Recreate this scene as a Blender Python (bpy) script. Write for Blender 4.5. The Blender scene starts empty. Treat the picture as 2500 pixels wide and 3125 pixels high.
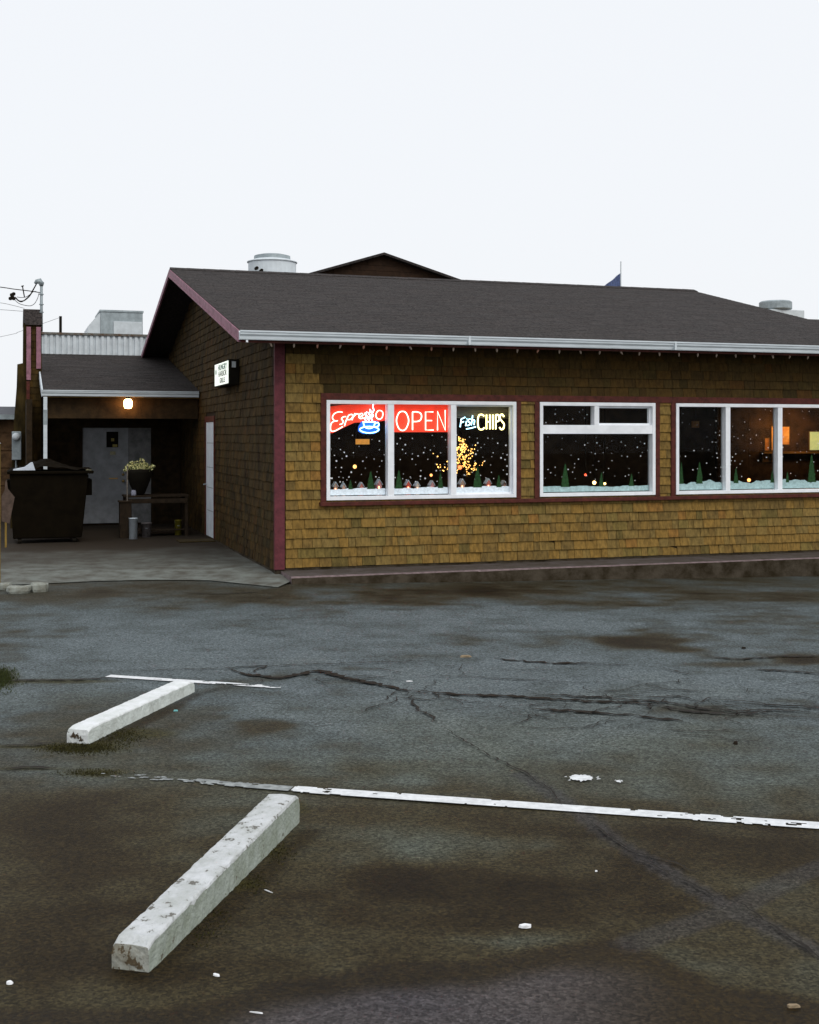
import bpy, math, random
import numpy as np
from mathutils import Vector, Matrix
random.seed(7); np.random.seed(7)
C = bpy.context.scene
COL = C.collection
# ------------------------------------------------------------------ camera, world, sun
F, CX, HY, CAMZ = 3700.0, 1250.0, 1329.0, 1.856
cam = bpy.data.objects.new('camera', bpy.data.cameras.new('camera'))
COL.objects.link(cam); C.camera = cam
cam.location = (0, 0, CAMZ); cam.rotation_euler = (math.radians(90), 0, 0)
cam.data.sensor_fit = 'VERTICAL'; cam.data.sensor_height = 36
cam.data.lens = 36*F/3125; cam.data.shift_y = -(1562.5-HY)/3125
cam.data.clip_start = .05; cam.data.clip_end = 2000
W = bpy.data.worlds.new('World'); C.world = W; W.use_nodes = True
nt = W.node_tree; bg = nt.nodes['Background']
sky = nt.nodes.new('ShaderNodeTexSky'); sky.sky_type = 'NISHITA'; sky.sun_disc = False
SUN_EL, SUN_AZ = math.radians(44), math.radians(146)      # azimuth clockwise from +Y
sky.sun_elevation = SUN_EL; sky.sun_rotation = SUN_AZ; sky.air_density = 1.5; sky.dust_density = 4
mx = nt.nodes.new('ShaderNodeMix'); mx.data_type = 'RGBA'
mx.inputs[0].default_value = .93                            # overcast: the cloud deck hides most of the blue
mx.inputs[7].default_value = (9.45, 9.7, 10.1, 1)
nt.links.new(sky.outputs[0], mx.inputs[6]); nt.links.new(mx.outputs[2], bg.inputs[0])
bg.inputs[1].default_value = .1
sl = bpy.data.lights.new('sun', 'SUN'); sun = bpy.data.objects.new('sun', sl); COL.objects.link(sun)
sl.energy = 1.35; sl.angle = math.radians(35); sl.color = (1, .965, .9)
sd = Vector((math.sin(SUN_AZ)*math.cos(SUN_EL), math.cos(SUN_AZ)*math.cos(SUN_EL), math.sin(SUN_EL)))
sun.rotation_euler = (-sd).to_track_quat('-Z', 'Y').to_euler()
C.view_settings.view_transform = 'Standard'; C.view_settings.look = 'None'
C.view_settings.exposure = 0; C.view_settings.gamma = 1
C.cycles.max_bounces = 6; C.cycles.transparent_max_bounces = 12; C.cycles.sample_clamp_indirect = 4
C.cycles.use_denoising = True

# ------------------------------------------------------------------ frame of the restaurant
CU, SU = .9512, .3087
CO = Vector((-1.728, 15.71))
ROT = math.atan2(SU, CU)
def B(u, v, z=0): return Vector((CO.x+CU*u-SU*v, CO.y+SU*u+CU*v, z))
def on_v(px, py, v):
    "point seen at a photo pixel on the vertical plane v -> (u, z)"
    k = (px-CX)/F
    a = CO.x-SU*v; b = CO.y+CU*v
    u = (k*b-a)/(CU-k*SU); Y = b+SU*u
    return u, CAMZ+(HY-py)*Y/F
def on_u(px, py, u):
    k = (px-CX)/F
    a = CO.x+CU*u; b = CO.y+SU*u
    v = (a-k*b)/(k*CU+SU); Y = b+CU*v
    return v, CAMZ+(HY-py)*Y/F
def gp(px, py, z=0):
    Y = F*(CAMZ-z)/(py-HY); return Vector(((px-CX)/F*Y, Y, z))
def smooth(a, b, x):
    t = np.clip((x-a)/(b-a), 0, 1); return t*t*(3-2*t)
def gz(X, Y):
    X = np.asarray(X, float); Y = np.asarray(Y, float)
    u = (X-CO.x)*CU+(Y-CO.y)*SU; v = -(X-CO.x)*SU+(Y-CO.y)*CU
    return -.0225*np.clip(u, 0, 14)*smooth(-6, -.6, v)

# ------------------------------------------------------------------ materials
def mat(name, col, rough=.7, vary=.25, scale=8, bump=.0, bscale=60, col2=None, metal=0, spec=.22, emit=None, es=0,
        streak=None, rnd=0, rndcols=None, coords='Object', detail=6):
    m = bpy.data.materials.new(name); m.use_nodes = True
    N = m.node_tree.nodes; L = m.node_tree.links; p = N['Principled BSDF']
    p.inputs['Roughness'].default_value = rough; p.inputs['Metallic'].default_value = metal
    p.inputs['Specular IOR Level'].default_value = spec
    if emit: p.inputs['Emission Color'].default_value = (*emit, 1); p.inputs['Emission Strength'].default_value = es
    tc = N.new('ShaderNodeTexCoord')
    if coords == 'World':
        g = N.new('ShaderNodeNewGeometry'); src = g.outputs['Position']
    else: src = tc.outputs['Object']
    vec = src
    if streak:
        mp = N.new('ShaderNodeMapping'); mp.inputs['Scale'].default_value = streak
        L.new(src, mp.inputs[0]); vec = mp.outputs[0]
    n = N.new('ShaderNodeTexNoise'); n.inputs['Scale'].default_value = scale; n.inputs['Detail'].default_value = detail
    n.inputs['Roughness'].default_value = .65
    L.new(vec, n.inputs['Vector'])
    base = N.new('ShaderNodeMix'); base.data_type = 'RGBA'
    c2 = col2 or tuple(c*(1-vary*1.6) for c in col)
    c1 = col if col2 else tuple(min(1, c*(1+vary)) for c in col)
    base.inputs[6].default_value = (*c1, 1); base.inputs[7].default_value = (*c2, 1)
    rmp = N.new('ShaderNodeMapRange'); rmp.inputs[1].default_value = .36; rmp.inputs[2].default_value = .64
    L.new(n.outputs[0], rmp.inputs[0]); L.new(rmp.outputs[0], base.inputs[0])
    out = base.outputs[2]
    if rndcols:
        oi = N.new('ShaderNodeObjectInfo'); at = N.new('ShaderNodeAttribute'); at.attribute_name = 'rnd'
        ad = N.new('ShaderNodeMath'); ad.operation = 'ADD'; L.new(oi.outputs['Random'], ad.inputs[0]); L.new(at.outputs['Fac'], ad.inputs[1])
        fr = N.new('ShaderNodeMath'); fr.operation = 'FRACT'; L.new(ad.outputs[0], fr.inputs[0])
        cr = N.new('ShaderNodeValToRGB'); cr.color_ramp.interpolation = 'CONSTANT'
        els = cr.color_ramp.elements
        for i, (pos, cc) in enumerate(rndcols):
            e = els[0] if i == 0 else (els[1] if i == 1 else els.new(pos))
            e.position = pos; e.color = (*cc, 1)
        L.new(fr.outputs[0], cr.inputs[0])
        mu = N.new('ShaderNodeMix'); mu.data_type = 'RGBA'; mu.blend_type = 'MULTIPLY'; mu.inputs[0].default_value = 1
        L.new(out, mu.inputs[6]); L.new(cr.outputs[0], mu.inputs[7]); out = mu.outputs[2]
    L.new(out, p.inputs['Base Color'])
    if bump:
        n2 = N.new('ShaderNodeTexNoise'); n2.inputs['Scale'].default_value = bscale; n2.inputs['Detail'].default_value = 5
        L.new(vec, n2.inputs['Vector'])
        b = N.new('ShaderNodeBump'); b.inputs['Strength'].default_value = bump; b.inputs['Distance'].default_value = .01
        L.new(n2.outputs[0], b.inputs['Height']); L.new(b.outputs[0], p.inputs['Normal'])
    return m
def emis(name, col, s):
    m = bpy.data.materials.new(name); m.use_nodes = True; N = m.node_tree.nodes
    p = N['Principled BSDF']; p.inputs['Base Color'].default_value = (*[min(1, c) for c in col], 1)
    p.inputs['Emission Color'].default_value = (*col, 1); p.inputs['Emission Strength'].default_value = s
    return m

SH = [(0, (1, 1, 1)), (.14, (.86, .82, .8)), (.3, (1.1, 1.02, .9)), (.44, (.95, .98, 1.05)), (.56, (1.14, 1.03, .85)),
      (.66, (.78, .77, .8)), (.74, (1.06, .98, .85)), (.86, (.86, .93, .9)), (.93, (1.14, .9, .75)), (.96, (.62, .68, .68))]
M = {}
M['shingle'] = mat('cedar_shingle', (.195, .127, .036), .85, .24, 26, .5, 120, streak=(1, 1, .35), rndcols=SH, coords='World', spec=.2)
M['shingle_dark'] = mat('eave_shaded_cedar_shingle', (.064, .038, .009), .85, .2, 26, .5, 120, streak=(1, 1, .35), rndcols=SH, coords='World', spec=.2)  # upper courses: darker replaced wood plus eave shade in the colour
M['shingle_side'] = mat('shade_darkened_shingle', (.050, .031, .009), .9, .4, 6, .5, 120, streak=(1, 1, .35), rndcols=SH, coords='World', spec=.15)  # older brown with the side wall's shade put into the colour
M['felt'] = mat('black_building_paper', (.022, .014, .006), .9, .2)
M['roof'] = mat('asphalt_roof_shingle', (.036, .030, .028), .9, .5, 26, .6, 220, rndcols=[(0, (1, 1, 1)), (.3, (.88, .87, .88)), (.6, (1.08, 1.05, 1.05)), (.85, (.95, .9, .88))], coords='World', spec=.3)
M['mauve'] = mat('mauve_trim_paint', (.30, .14, .185), .6, .2, 9, .2, 50, streak=(1, 1, 1))
M['post'] = mat('maroon_post_paint', (.120, .028, .036), .65, .18, 14, .2, 60)
M['casing'] = mat('maroon_casing_paint', (.085, .019, .013), .6, .25, 12, .2, 60)
M['white'] = mat('white_vinyl_frame', (.87, .90, .94), .45, .05, 5)
M['gutter'] = mat('white_gutter_enamel', (.62, .68, .72), .5, .07, 3, streak=(1, 1, 6))
M['soffit'] = mat('brown_soffit_board', (.19, .115, .035), .8, .2)
M['concrete'] = mat('grey_concrete', (.175, .192, .175), .85, .3, 3.5, .6, 90, col2=(.085, .08, .066))
M['kerb'] = mat('kerb_concrete', (.095, .080, .078), .85, .3, 6, .7, 60, col2=(.06, .05, .04))
M['kerb_face'] = mat('mossy_kerb_face', (.060, .048, .034), .95, .3, 5, .9, 40, col2=(.018, .012, .004))
M['kerb_edge'] = mat('worn_pink_kerb_edge', (.22, .165, .17), .8, .3, 14, .6, 60, col2=(.12, .09, .09))
M['paintw'] = mat('worn_white_marking', (.70, .72, .74), .7, .1, 20, .3, 160)
M['int_wall'] = mat('interior_brown_wall', (.10, .055, .025), .8, .2, 3)
M['int_dark'] = mat('interior_dark_floor', (.04, .028, .018), .6, .2)
M['door_white'] = mat('white_door_paint', (.62, .68, .74), .5, .07, 4)
M['door_grey'] = mat('grey_door_paint', (.40, .42, .45), .6, .12, 6)
M['black'] = mat('black_metal', (.011, .009, .006), .8, .2, spec=.1)
M['steel'] = mat('galvanised_steel', (.33, .38, .40), .5, .15, 6, metal=.3)
M['ltsteel'] = mat('pale_sheet_metal', (.58, .63, .66), .5, .08, 5)
M['bin'] = mat('dark_brown_plastic', (.007, .005, .0025), .95, .2, 5, spec=.06)
M['brass'] = mat('brass', (.5, .33, .12), .35, .1, metal=.8)

# glass: a thin clear sheet
def glass_mat():
    m = bpy.data.materials.new('window_glass'); m.use_nodes = True
    N = m.node_tree.nodes; L = m.node_tree.links; N.remove(N['Principled BSDF'])
    t = N.new('ShaderNodeBsdfTransparent'); t.inputs[0].default_value = (.93, .95, .95, 1)
    g = N.new('ShaderNodeBsdfGlossy'); g.inputs['Roughness'].default_value = .02
    fr = N.new('ShaderNodeFresnel'); fr.inputs[0].default_value = 1.12
    ms = N.new('ShaderNodeMixShader'); L.new(fr.outputs[0], ms.inputs[0]); L.new(t.outputs[0], ms.inputs[1]); L.new(g.outputs[0], ms.inputs[2])
    L.new(ms.outputs[0], N['Material Output'].inputs[0]); return m
M['glass'] = glass_mat()

# ------------------------------------------------------------------ mesh helpers
class MB:
    def __init__(s): s.v = []; s.f = []; s.mi = []; s.r = []; s.mats = []
    def mat(s, m):
        if m not in s.mats: s.mats.append(m)
        return s.mats.index(m)
    def add(s, vs, fs, m, r=0.):
        o = len(s.v); s.v += [tuple(x) for x in vs]; s.f += [tuple(i+o for i in f) for f in fs]
        k = s.mat(m); s.mi += [k]*len(fs); s.r += [r]*len(vs)
    def box(s, a, b, m, r=0.):
        x0, y0, z0 = a; x1, y1, z1 = b
        s.add([(x0, y0, z0), (x1, y0, z0), (x1, y1, z0), (x0, y1, z0), (x0, y0, z1), (x1, y0, z1), (x1, y1, z1), (x0, y1, z1)],
              [(0, 3, 2, 1), (4, 5, 6, 7), (0, 1, 5, 4), (1, 2, 6, 5), (2, 3, 7, 6), (3, 0, 4, 7)], m, r)
    def hexa(s, vs, m, r=0.):
        s.add(vs, [(0, 3, 2, 1), (4, 5, 6, 7), (0, 1, 5, 4), (1, 2, 6, 5), (2, 3, 7, 6), (3, 0, 4, 7)], m, r)
    def prism(s, poly, h0, h1, m, axis='z'):
        n = len(poly)
        def P(p, h): return {'z': (p[0], p[1], h), 'y': (p[0], h, p[1]), 'x': (h, p[0], p[1])}[axis]
        vs = [P(p, h0) for p in poly]+[P(p, h1) for p in poly]
        fs = [tuple(range(n))[::-1], tuple(range(n, 2*n))]+[(i, (i+1) % n, n+(i+1) % n, n+i) for i in range(n)]
        s.add(vs, fs, m)
    def tube(s, pts, r, m, n=6, closed=False):
        pts = [Vector(p) for p in pts]; k = len(pts); rs = r if isinstance(r, (list, tuple)) else [r]*k
        vs = []
        for i, p in enumerate(pts):
            a = pts[(i-1) % k] if (closed or i > 0) else p; b = pts[(i+1) % k] if (closed or i < k-1) else p
            d = (b-a).normalized() if (b-a).length > 1e-9 else Vector((0, 0, 1))
            up = Vector((0, 0, 1)) if abs(d.z) < .9 else Vector((0, 1, 0))
            x = d.cross(up).normalized(); y = d.cross(x)
            vs += [p+(x*math.cos(t)+y*math.sin(t))*rs[i] for t in [2*math.pi*j/n for j in range(n)]]
        fs = []
        for i in range(k if closed else k-1):
            j = (i+1) % k
            fs += [(i*n+q, i*n+(q+1) % n, j*n+(q+1) % n, j*n+q) for q in range(n)]
        if not closed: fs += [tuple(range(n))[::-1], tuple(range((k-1)*n, k*n))]
        s.add(vs, fs, m)
    def lathe(s, c, prof, m, n=20):
        vs = []; cx, cy, cz = c
        for r, z in prof: vs += [(cx+r*math.cos(2*math.pi*j/n), cy+r*math.sin(2*math.pi*j/n), cz+z) for j in range(n)]
        fs = [tuple(range(n))[::-1], tuple(range((len(prof)-1)*n, len(prof)*n))]
        for i in range(len(prof)-1): fs += [(i*n+q, i*n+(q+1) % n, (i+1)*n+(q+1) % n, (i+1)*n+q) for q in range(n)]
        s.add(vs, fs, m)
    def mesh(s, name, rnd=False, smooth=False):
        me = bpy.data.meshes.new(name); me.from_pydata(s.v, [], s.f)
        for m in s.mats: me.materials.append(m)
        me.polygons.foreach_set('material_index', s.mi)
        if rnd:
            a = me.attributes.new('rnd', 'FLOAT', 'POINT'); a.data.foreach_set('value', s.r)
        if smooth: me.polygons.foreach_set('use_smooth', [True]*len(me.polygons))
        me.update(); return me
    def obj(s, name, parent=None, rnd=False, smooth=False, bevel=0, loc=None, **kw):
        o = bpy.data.objects.new(name, s.mesh(name, rnd, smooth)); COL.objects.link(o); o.parent = parent
        if loc is not None: o.location = loc
        if bevel:
            b = o.modifiers.new('bevel', 'BEVEL'); b.width = bevel; b.segments = 2; b.limit_method = 'ANGLE'
        tag(o, **kw); return o
def tag(o, label=None, cat=None, group=None, kind=None):
    if label: o['label'] = label
    if cat: o['category'] = cat
    if group: o['group'] = group
    if kind: o['kind'] = kind
def thing(name, label, cat, loc=(0, 0, 0), rz=0, group=None):
    o = bpy.data.objects.new(name, None); COL.objects.link(o); o.location = loc; o.rotation_euler = (0, 0, rz)
    o.empty_display_size = .1; tag(o, label, cat, group); return o
def catmull(pts, n=6, closed=False):
    P = [Vector(p) for p in pts]; k = len(P); out = []
    for i in range(k if closed else k-1):
        g = (lambda j: P[j % k]) if closed else (lambda j: P[max(0, min(k-1, j))])
        a, b, c, d = g(i-1), g(i), g(i+1), g(i+2)
        for q in range(n):
            t = q/n
            out.append(.5*((2*b)+(c-a)*t+(2*a-5*b+4*c-d)*t*t+(3*b-a-3*c+d)*t**3))
    if not closed: out.append(P[-1])
    return out

# ------------------------------------------------------------------ GROUND
def lattice(seed, n=256):
    return np.random.RandomState(seed).rand(n, n)
def vnoise(x, y, seed):
    g = lattice(seed); n = g.shape[0]
    xi = np.floor(x).astype(int); yi = np.floor(y).astype(int); fx = x-xi; fy = y-yi
    fx = fx*fx*(3-2*fx); fy = fy*fy*(3-2*fy)
    a = g[xi % n, yi % n]; b = g[(xi+1) % n, yi % n]; c = g[xi % n, (yi+1) % n]; d = g[(xi+1) % n, (yi+1) % n]
    return a*(1-fx)*(1-fy)+b*fx*(1-fy)+c*(1-fx)*fy+d*fx*fy
def fbm(x, y, seed, o=4):
    s = 0; a = .5
    for k in range(o): s = s+a*vnoise(x*2**k+17*k, y*2**k+31*k, seed+k); a *= .5
    return s/(1-.5**o)
xs = np.concatenate([[-400, -150, -60, -30, -16, -10], np.arange(-6.2, 7.2, .036), [10, 16, 30, 60, 150, 400]])
ys = np.concatenate([[-60, -25, -10, -3, 1, 2.4], np.arange(3.4, 18.2, .036), [21, 26, 34, 50, 80, 150, 300, 900]])
GX, GY = np.meshgrid(xs, ys); nx, ny = len(xs), len(ys)
GZ = gz(GX, GY)+np.where((GY < 18) & (abs(GX) < 7), (fbm(GX*.7+5, GY*.7, 3, 3)-.5)*.012, 0)
PYd = (HY+F*CAMZ/np.maximum(GY, 2))/1.4493                      # where the spot lies in the photo (for placing stains)
PXd = (CX+F*GX/np.maximum(GY, 2))/1.4493
n1 = fbm(GX*1.1, GY*1.1+40, 11, 5); n2 = fbm(GX*4+9, GY*4, 21, 4); n3 = fbm(GX*.35+3, GY*.35, 31, 3)
nw = fbm(GX*2.2+70, GY*2.2, 41, 5); nst = fbm(GX*1.2+3, GY*6+9, 47, 4)
alb = .046+.026*(n1-.5)*2+.020*(n2-.5)*2+.014*(n3-.5)*2+.010*(nst-.5)*2
warm = np.clip(.5+.9*(n3-.5)*2+.6*(n1-.5), 0, 1)
def blob(cx, cy, rx, ry, soft=.5, nz=.5, rot=0):
    c, s_ = math.cos(rot), math.sin(rot); dx = PXd-cx; dy = PYd-cy
    X = (dx*c+dy*s_)/rx; Y = (-dx*s_+dy*c)/ry
    d = np.sqrt(X*X+Y*Y)+(nw-.5)*nz*2
    return 1-smooth(1-soft, 1+soft, d)
# lane lightened, partly as painted sky sheen; browner and darker near the viewer
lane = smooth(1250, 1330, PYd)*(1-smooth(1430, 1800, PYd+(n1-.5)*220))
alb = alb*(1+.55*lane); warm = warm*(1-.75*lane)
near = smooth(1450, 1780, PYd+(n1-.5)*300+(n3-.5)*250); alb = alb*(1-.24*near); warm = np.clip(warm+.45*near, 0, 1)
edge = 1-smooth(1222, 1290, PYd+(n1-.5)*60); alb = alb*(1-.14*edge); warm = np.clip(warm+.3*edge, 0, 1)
for (cx, cy, rx, ry, k) in [(1370, 1354, 85, 16, .62), (1440, 1368, 70, 7, .3), (1330, 1327, 30, 3, .3), (1700, 1388, 60, 12, .5),
                            (558, 1526, 60, 14, .38), (20, 1385, 50, 16, .35), (900, 1868, 165, 42, .5), (820, 1850, 80, 30, .35),
                            (1120, 1880, 70, 30, .25), (960, 1935, 200, 30, .28), (150, 1800, 170, 110, .28), (60, 1990, 160, 90, .3), (650, 1885, 60, 10, .3),
                            (1560, 1400, 120, 5, .25), (760, 1408, 60, 5, .3), (1480, 1500, 160, 18, .22), (330, 2050, 120, 20, .3), (640, 2080, 60, 25, .3),
                            (1640, 1760, 120, 60, .18), (230, 1530, 260, 70, .3), (60, 1700, 260, 60, .25), (330, 1690, 200, 40, .12), (1000, 1720, 300, 30, .12), (120, 1255, 120, 14, .25), (520, 1260, 90, 6, .3), (1000, 1235, 160, 6, .25)]:
    b_ = blob(cx, cy, rx, ry, .55, .8); alb = alb*(1-min(.8, k*1.15)*b_); warm = np.clip(warm+.35*b_, 0, 1)
for (cx, cy, rx, ry, k) in [(880, 1780, 190, 30, .35), (520, 1700, 120, 25, .25), (430, 1770, 140, 60, .22), (1050, 1560, 260, 45, .18), (900, 1300, 500, 40, .15),
                            (1380, 2020, 150, 26, .2), (1040, 1975, 120, 12, .25), (860, 1640, 60, 10, .25), (1560, 1650, 160, 30, .12)]:
    b_ = blob(cx, cy, rx, ry, .8, .6); alb = alb*(1+.85*k*b_); warm = warm*(1-.5*b_)
# damp area with a tide line along the bottom
bx = np.array([-400, 380, 480, 560, 700, 780, 900, 1010, 1110, 1190, 1260, 1330, 1380, 1440, 1520, 1640, 1800, 2600])
by = np.array([2140, 2120, 2095, 2072, 2048, 2028, 2022, 2020, 2000, 1986, 1984, 1988, 2004, 2038, 2075, 2095, 2130, 2160])
dd = PYd-(np.interp(PXd, bx, by)+(n2-.5)*14)
wet = smooth(-5, 6, dd)*np.where(GY < 9, 1, 0)
alb = alb*(1-.55*wet)
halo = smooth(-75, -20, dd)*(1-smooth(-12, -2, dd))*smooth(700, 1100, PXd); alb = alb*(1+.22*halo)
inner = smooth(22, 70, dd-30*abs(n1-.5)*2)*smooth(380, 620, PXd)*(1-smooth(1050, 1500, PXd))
brn = wet*smooth(900, 1500, PXd)
alb = alb*(1-.12*near)+.0045*near
K = [.008, .020, .032, .046, .066, .095]
ramp = [[.012, .024, .040, .053, .076, .108], [.008, .018, .035, .057, .092, .130], [.003, .009, .022, .050, .095, .138]]
alb = alb*(1-.18*(warm-.5))
colr = np.stack([np.interp(alb, K, c) for c in ramp], -1)
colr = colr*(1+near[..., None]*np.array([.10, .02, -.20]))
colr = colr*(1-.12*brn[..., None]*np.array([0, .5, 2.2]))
colr = colr+inner[..., None]*np.array([.038, .038, .048])  # bluish sky reflection of the damp, painted into the colour
fb = None
def strip(a_, b_, w):
    p, q = gp(*a_), gp(*b_); d = q-p; L2 = d.x*d.x+d.y*d.y; t = np.clip(((GX-p.x)*d.x+(GY-p.y)*d.y)/L2, 0, 1)
    return 1-smooth(w*.3, w*1.3, np.hypot(GX-p.x-t*d.x, GY-p.y-t*d.y)+(nw-.5)*.09)
for (a_, b_, w, k_) in (((500, 2960), (945, 2540), .055, .75), ((300, 2275), (600, 2120), .07, .7), ((350, 2985), (450, 2992), .03, .7), ((350, 2250), (560, 2150), .04, .5)):
    b2 = strip(a_, b_, w)[..., None]; colr = colr*(1-k_*b2)+k_*b2*np.array([.020, .013, .004])
# mossy green joints
for (cx, cy, rx, ry) in [(190, 1572, 95, 15), (200, 1628, 75, 10), (5, 1425, 35, 22), (110, 1435, 130, 4), (60, 1618, 90, 4), (60, 1572, 110, 4), (310, 1545, 60, 10), (620, 1700, 25, 14), (560, 1790, 40, 14), (500, 1860, 40, 12)]:
    b_ = blob(cx, cy, rx, ry, .5, .5)[..., None]; colr = colr*(1-b_*.8)+b_*.8*np.array([.035, .030, .006])
# tar-sealed bands
def band(pts, w):
    best = np.full(PXd.shape, 1e9)
    wp = [gp(a*1.4493, b*1.4493) for a, b in pts]
    for p, q in zip(wp, wp[1:]):
        d = q-p; L2 = d.x*d.x+d.y*d.y; t = np.clip(((GX-p.x)*d.x+(GY-p.y)*d.y)/L2, 0, 1)
        best = np.minimum(best, np.hypot(GX-p.x-t*d.x, GY-p.y-t*d.y))
    return 1-smooth(w*.6, w*1.2, best+(nw-.5)*.06)
bd = np.maximum(band([(1100, 1632), (1160, 1668), (1215, 1706), (1290, 1768), (1370, 1815), (1450, 1862), (1560, 1925), (1760, 2020)], .055),
                .8*band([(1760, 1815), (1640, 1860), (1560, 1905), (1440, 1950), (1330, 1985)], .06))
bd = bd[..., None]; colr = colr*(1-.5*bd)+bd*.5*np.array([.044, .044, .050])
colr = np.clip(colr, .003, .2)
me = bpy.data.meshes.new('ground')
nv = nx*ny; me.vertices.add(nv)
me.vertices.foreach_set('co', np.stack([GX, GY, GZ], -1).astype(np.float32).ravel())
ii = (np.arange(ny-1)[:, None]*nx+np.arange(nx-1)[None, :]).ravel()
q = np.stack([ii, ii+1, ii+1+nx, ii+nx], -1).astype(np.int32)
me.loops.add(q.size); me.loops.foreach_set('vertex_index', q.ravel())
me.polygons.add(len(q)); me.polygons.foreach_set('loop_start', np.arange(0, q.size, 4, dtype=np.int32))
me.polygons.foreach_set('use_smooth', np.ones(len(q), bool)); me.update()
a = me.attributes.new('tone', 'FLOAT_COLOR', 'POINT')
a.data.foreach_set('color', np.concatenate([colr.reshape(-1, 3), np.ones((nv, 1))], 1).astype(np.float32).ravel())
a = me.attributes.new('wet', 'FLOAT', 'POINT'); a.data.foreach_set('value', np.clip(wet*.55+inner*.45, 0, 1).astype(np.float32).ravel())
def asphalt_mat():
    m = bpy.data.materials.new('asphalt'); m.use_nodes = True
    N = m.node_tree.nodes; L = m.node_tree.links; p = N['Principled BSDF']
    at = N.new('ShaderNodeAttribute'); at.attribute_name = 'tone'
    wt = N.new('ShaderNodeAttribute'); wt.attribute_name = 'wet'
    g = N.new('ShaderNodeNewGeometry')
    n = N.new('ShaderNodeTexNoise'); n.inputs['Scale'].default_value = 60; n.inputs['Detail'].default_value = 6; n.inputs['Roughness'].default_value = .85
    L.new(g.outputs['Position'], n.inputs['Vector'])
    v = N.new('ShaderNodeTexVoronoi'); v.inputs['Scale'].default_value = 85; L.new(g.outputs['Position'], v.inputs['Vector'])
    mr = N.new('ShaderNodeMapRange'); mr.inputs[1].default_value = .36; mr.inputs[2].default_value = .64; mr.inputs[3].default_value = .5; mr.inputs[4].default_value = 1.55
    L.new(n.outputs[0], mr.inputs[0])
    hs = N.new('ShaderNodeSeparateColor'); L.new(v.outputs['Color'], hs.inputs[0])
    nb_ = N.new('ShaderNodeTexNoise'); nb_.inputs['Scale'].default_value = 24; nb_.inputs['Detail'].default_value = 4; nb_.inputs['Roughness'].default_value = .8; L.new(g.outputs['Position'], nb_.inputs['Vector'])
    m3 = N.new('ShaderNodeMapRange'); m3.inputs[1].default_value = .38; m3.inputs[2].default_value = .62; m3.inputs[3].default_value = .78; m3.inputs[4].default_value = 1.22; L.new(nb_.outputs[0], m3.inputs[0])
    m2 = N.new('ShaderNodeMapRange'); m2.inputs[3].default_value = .5; m2.inputs[4].default_value = 1.6; L.new(hs.outputs[0], m2.inputs[0])
    mm = N.new('ShaderNodeMath'); mm.operation = 'MULTIPLY'; L.new(mr.outputs[0], mm.inputs[0]); L.new(m2.outputs[0], mm.inputs[1])
    m4 = N.new('ShaderNodeMath'); m4.operation = 'MULTIPLY'; L.new(mm.outputs[0], m4.inputs[0]); L.new(m3.outputs[0], m4.inputs[1]); mm = m4
    sc = N.new('ShaderNodeVectorMath'); sc.operation = 'SCALE'; L.new(at.outputs['Color'], sc.inputs[0]); L.new(mm.outputs[0], sc.inputs['Scale'])
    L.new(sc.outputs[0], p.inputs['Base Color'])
    r = N.new('ShaderNodeMapRange'); r.inputs[3].default_value = .66; r.inputs[4].default_value = .4; L.new(wt.outputs['Fac'], r.inputs[0]); L.new(r.outputs[0], p.inputs['Roughness'])
    p.inputs['Specular IOR Level'].default_value = .11
    b = N.new('ShaderNodeBump'); b.inputs['Strength'].default_value = .55; b.inputs['Distance'].default_value = .006
    L.new(mm.outputs[0], b.inputs['Height']); L.new(b.outputs[0], p.inputs['Normal'])
    return m
me.materials.append(asphalt_mat())
ground = bpy.data.objects.new('ground', me); COL.objects.link(ground); tag(ground, 'cracked grey asphalt of the parking lot', kind='structure')

M['crack'] = mat('crack_dirt', (.018, .012, .007), .95, .3, 30)
M['seal'] = mat('narrow_crack', (.022, .018, .014), .9, .3, 30)  # dark brown tone of the narrower cracks
def G(x, y, dz=0): return (x, y, float(gz(x, y))+dz+.001)
def ribbon(mb, pts, w, m, dz=.006, jit=.018, step=.035, taper=True):
    P = [Vector((p[0], p[1])) for p in pts]; out = []
    for a_, b_ in zip(P, P[1:]):
        k = max(1, int((b_-a_).length/step))
        out += [a_.lerp(b_, t/k) for t in range(k)]
    out.append(P[-1]); n = len(out); vs = []; fs = []
    for i, p in enumerate(out):
        d = (out[min(n-1, i+1)]-out[max(0, i-1)]).normalized(); nn = Vector((-d.y, d.x))
        t = i/(n-1); ww = w*(random.uniform(.35, 1.25))*(min(1, 6*t, 6*(1-t))*.9+.1 if taper else 1)
        q = p+nn*random.gauss(0, jit*.6)
        a_ = q+nn*ww*.5; b_ = q-nn*ww*.5
        z = float(gz(q.x, q.y))+dz+.005
        vs += [(a_.x, a_.y, z), (b_.x, b_.y, z)]
        if i: fs.append((2*i-2, 2*i-1, 2*i+1, 2*i))
    mb.add(vs, fs, m)
def gd(l): return [gp(a_*1.4493, b_*1.4493).xy for a_, b_ in l]
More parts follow.
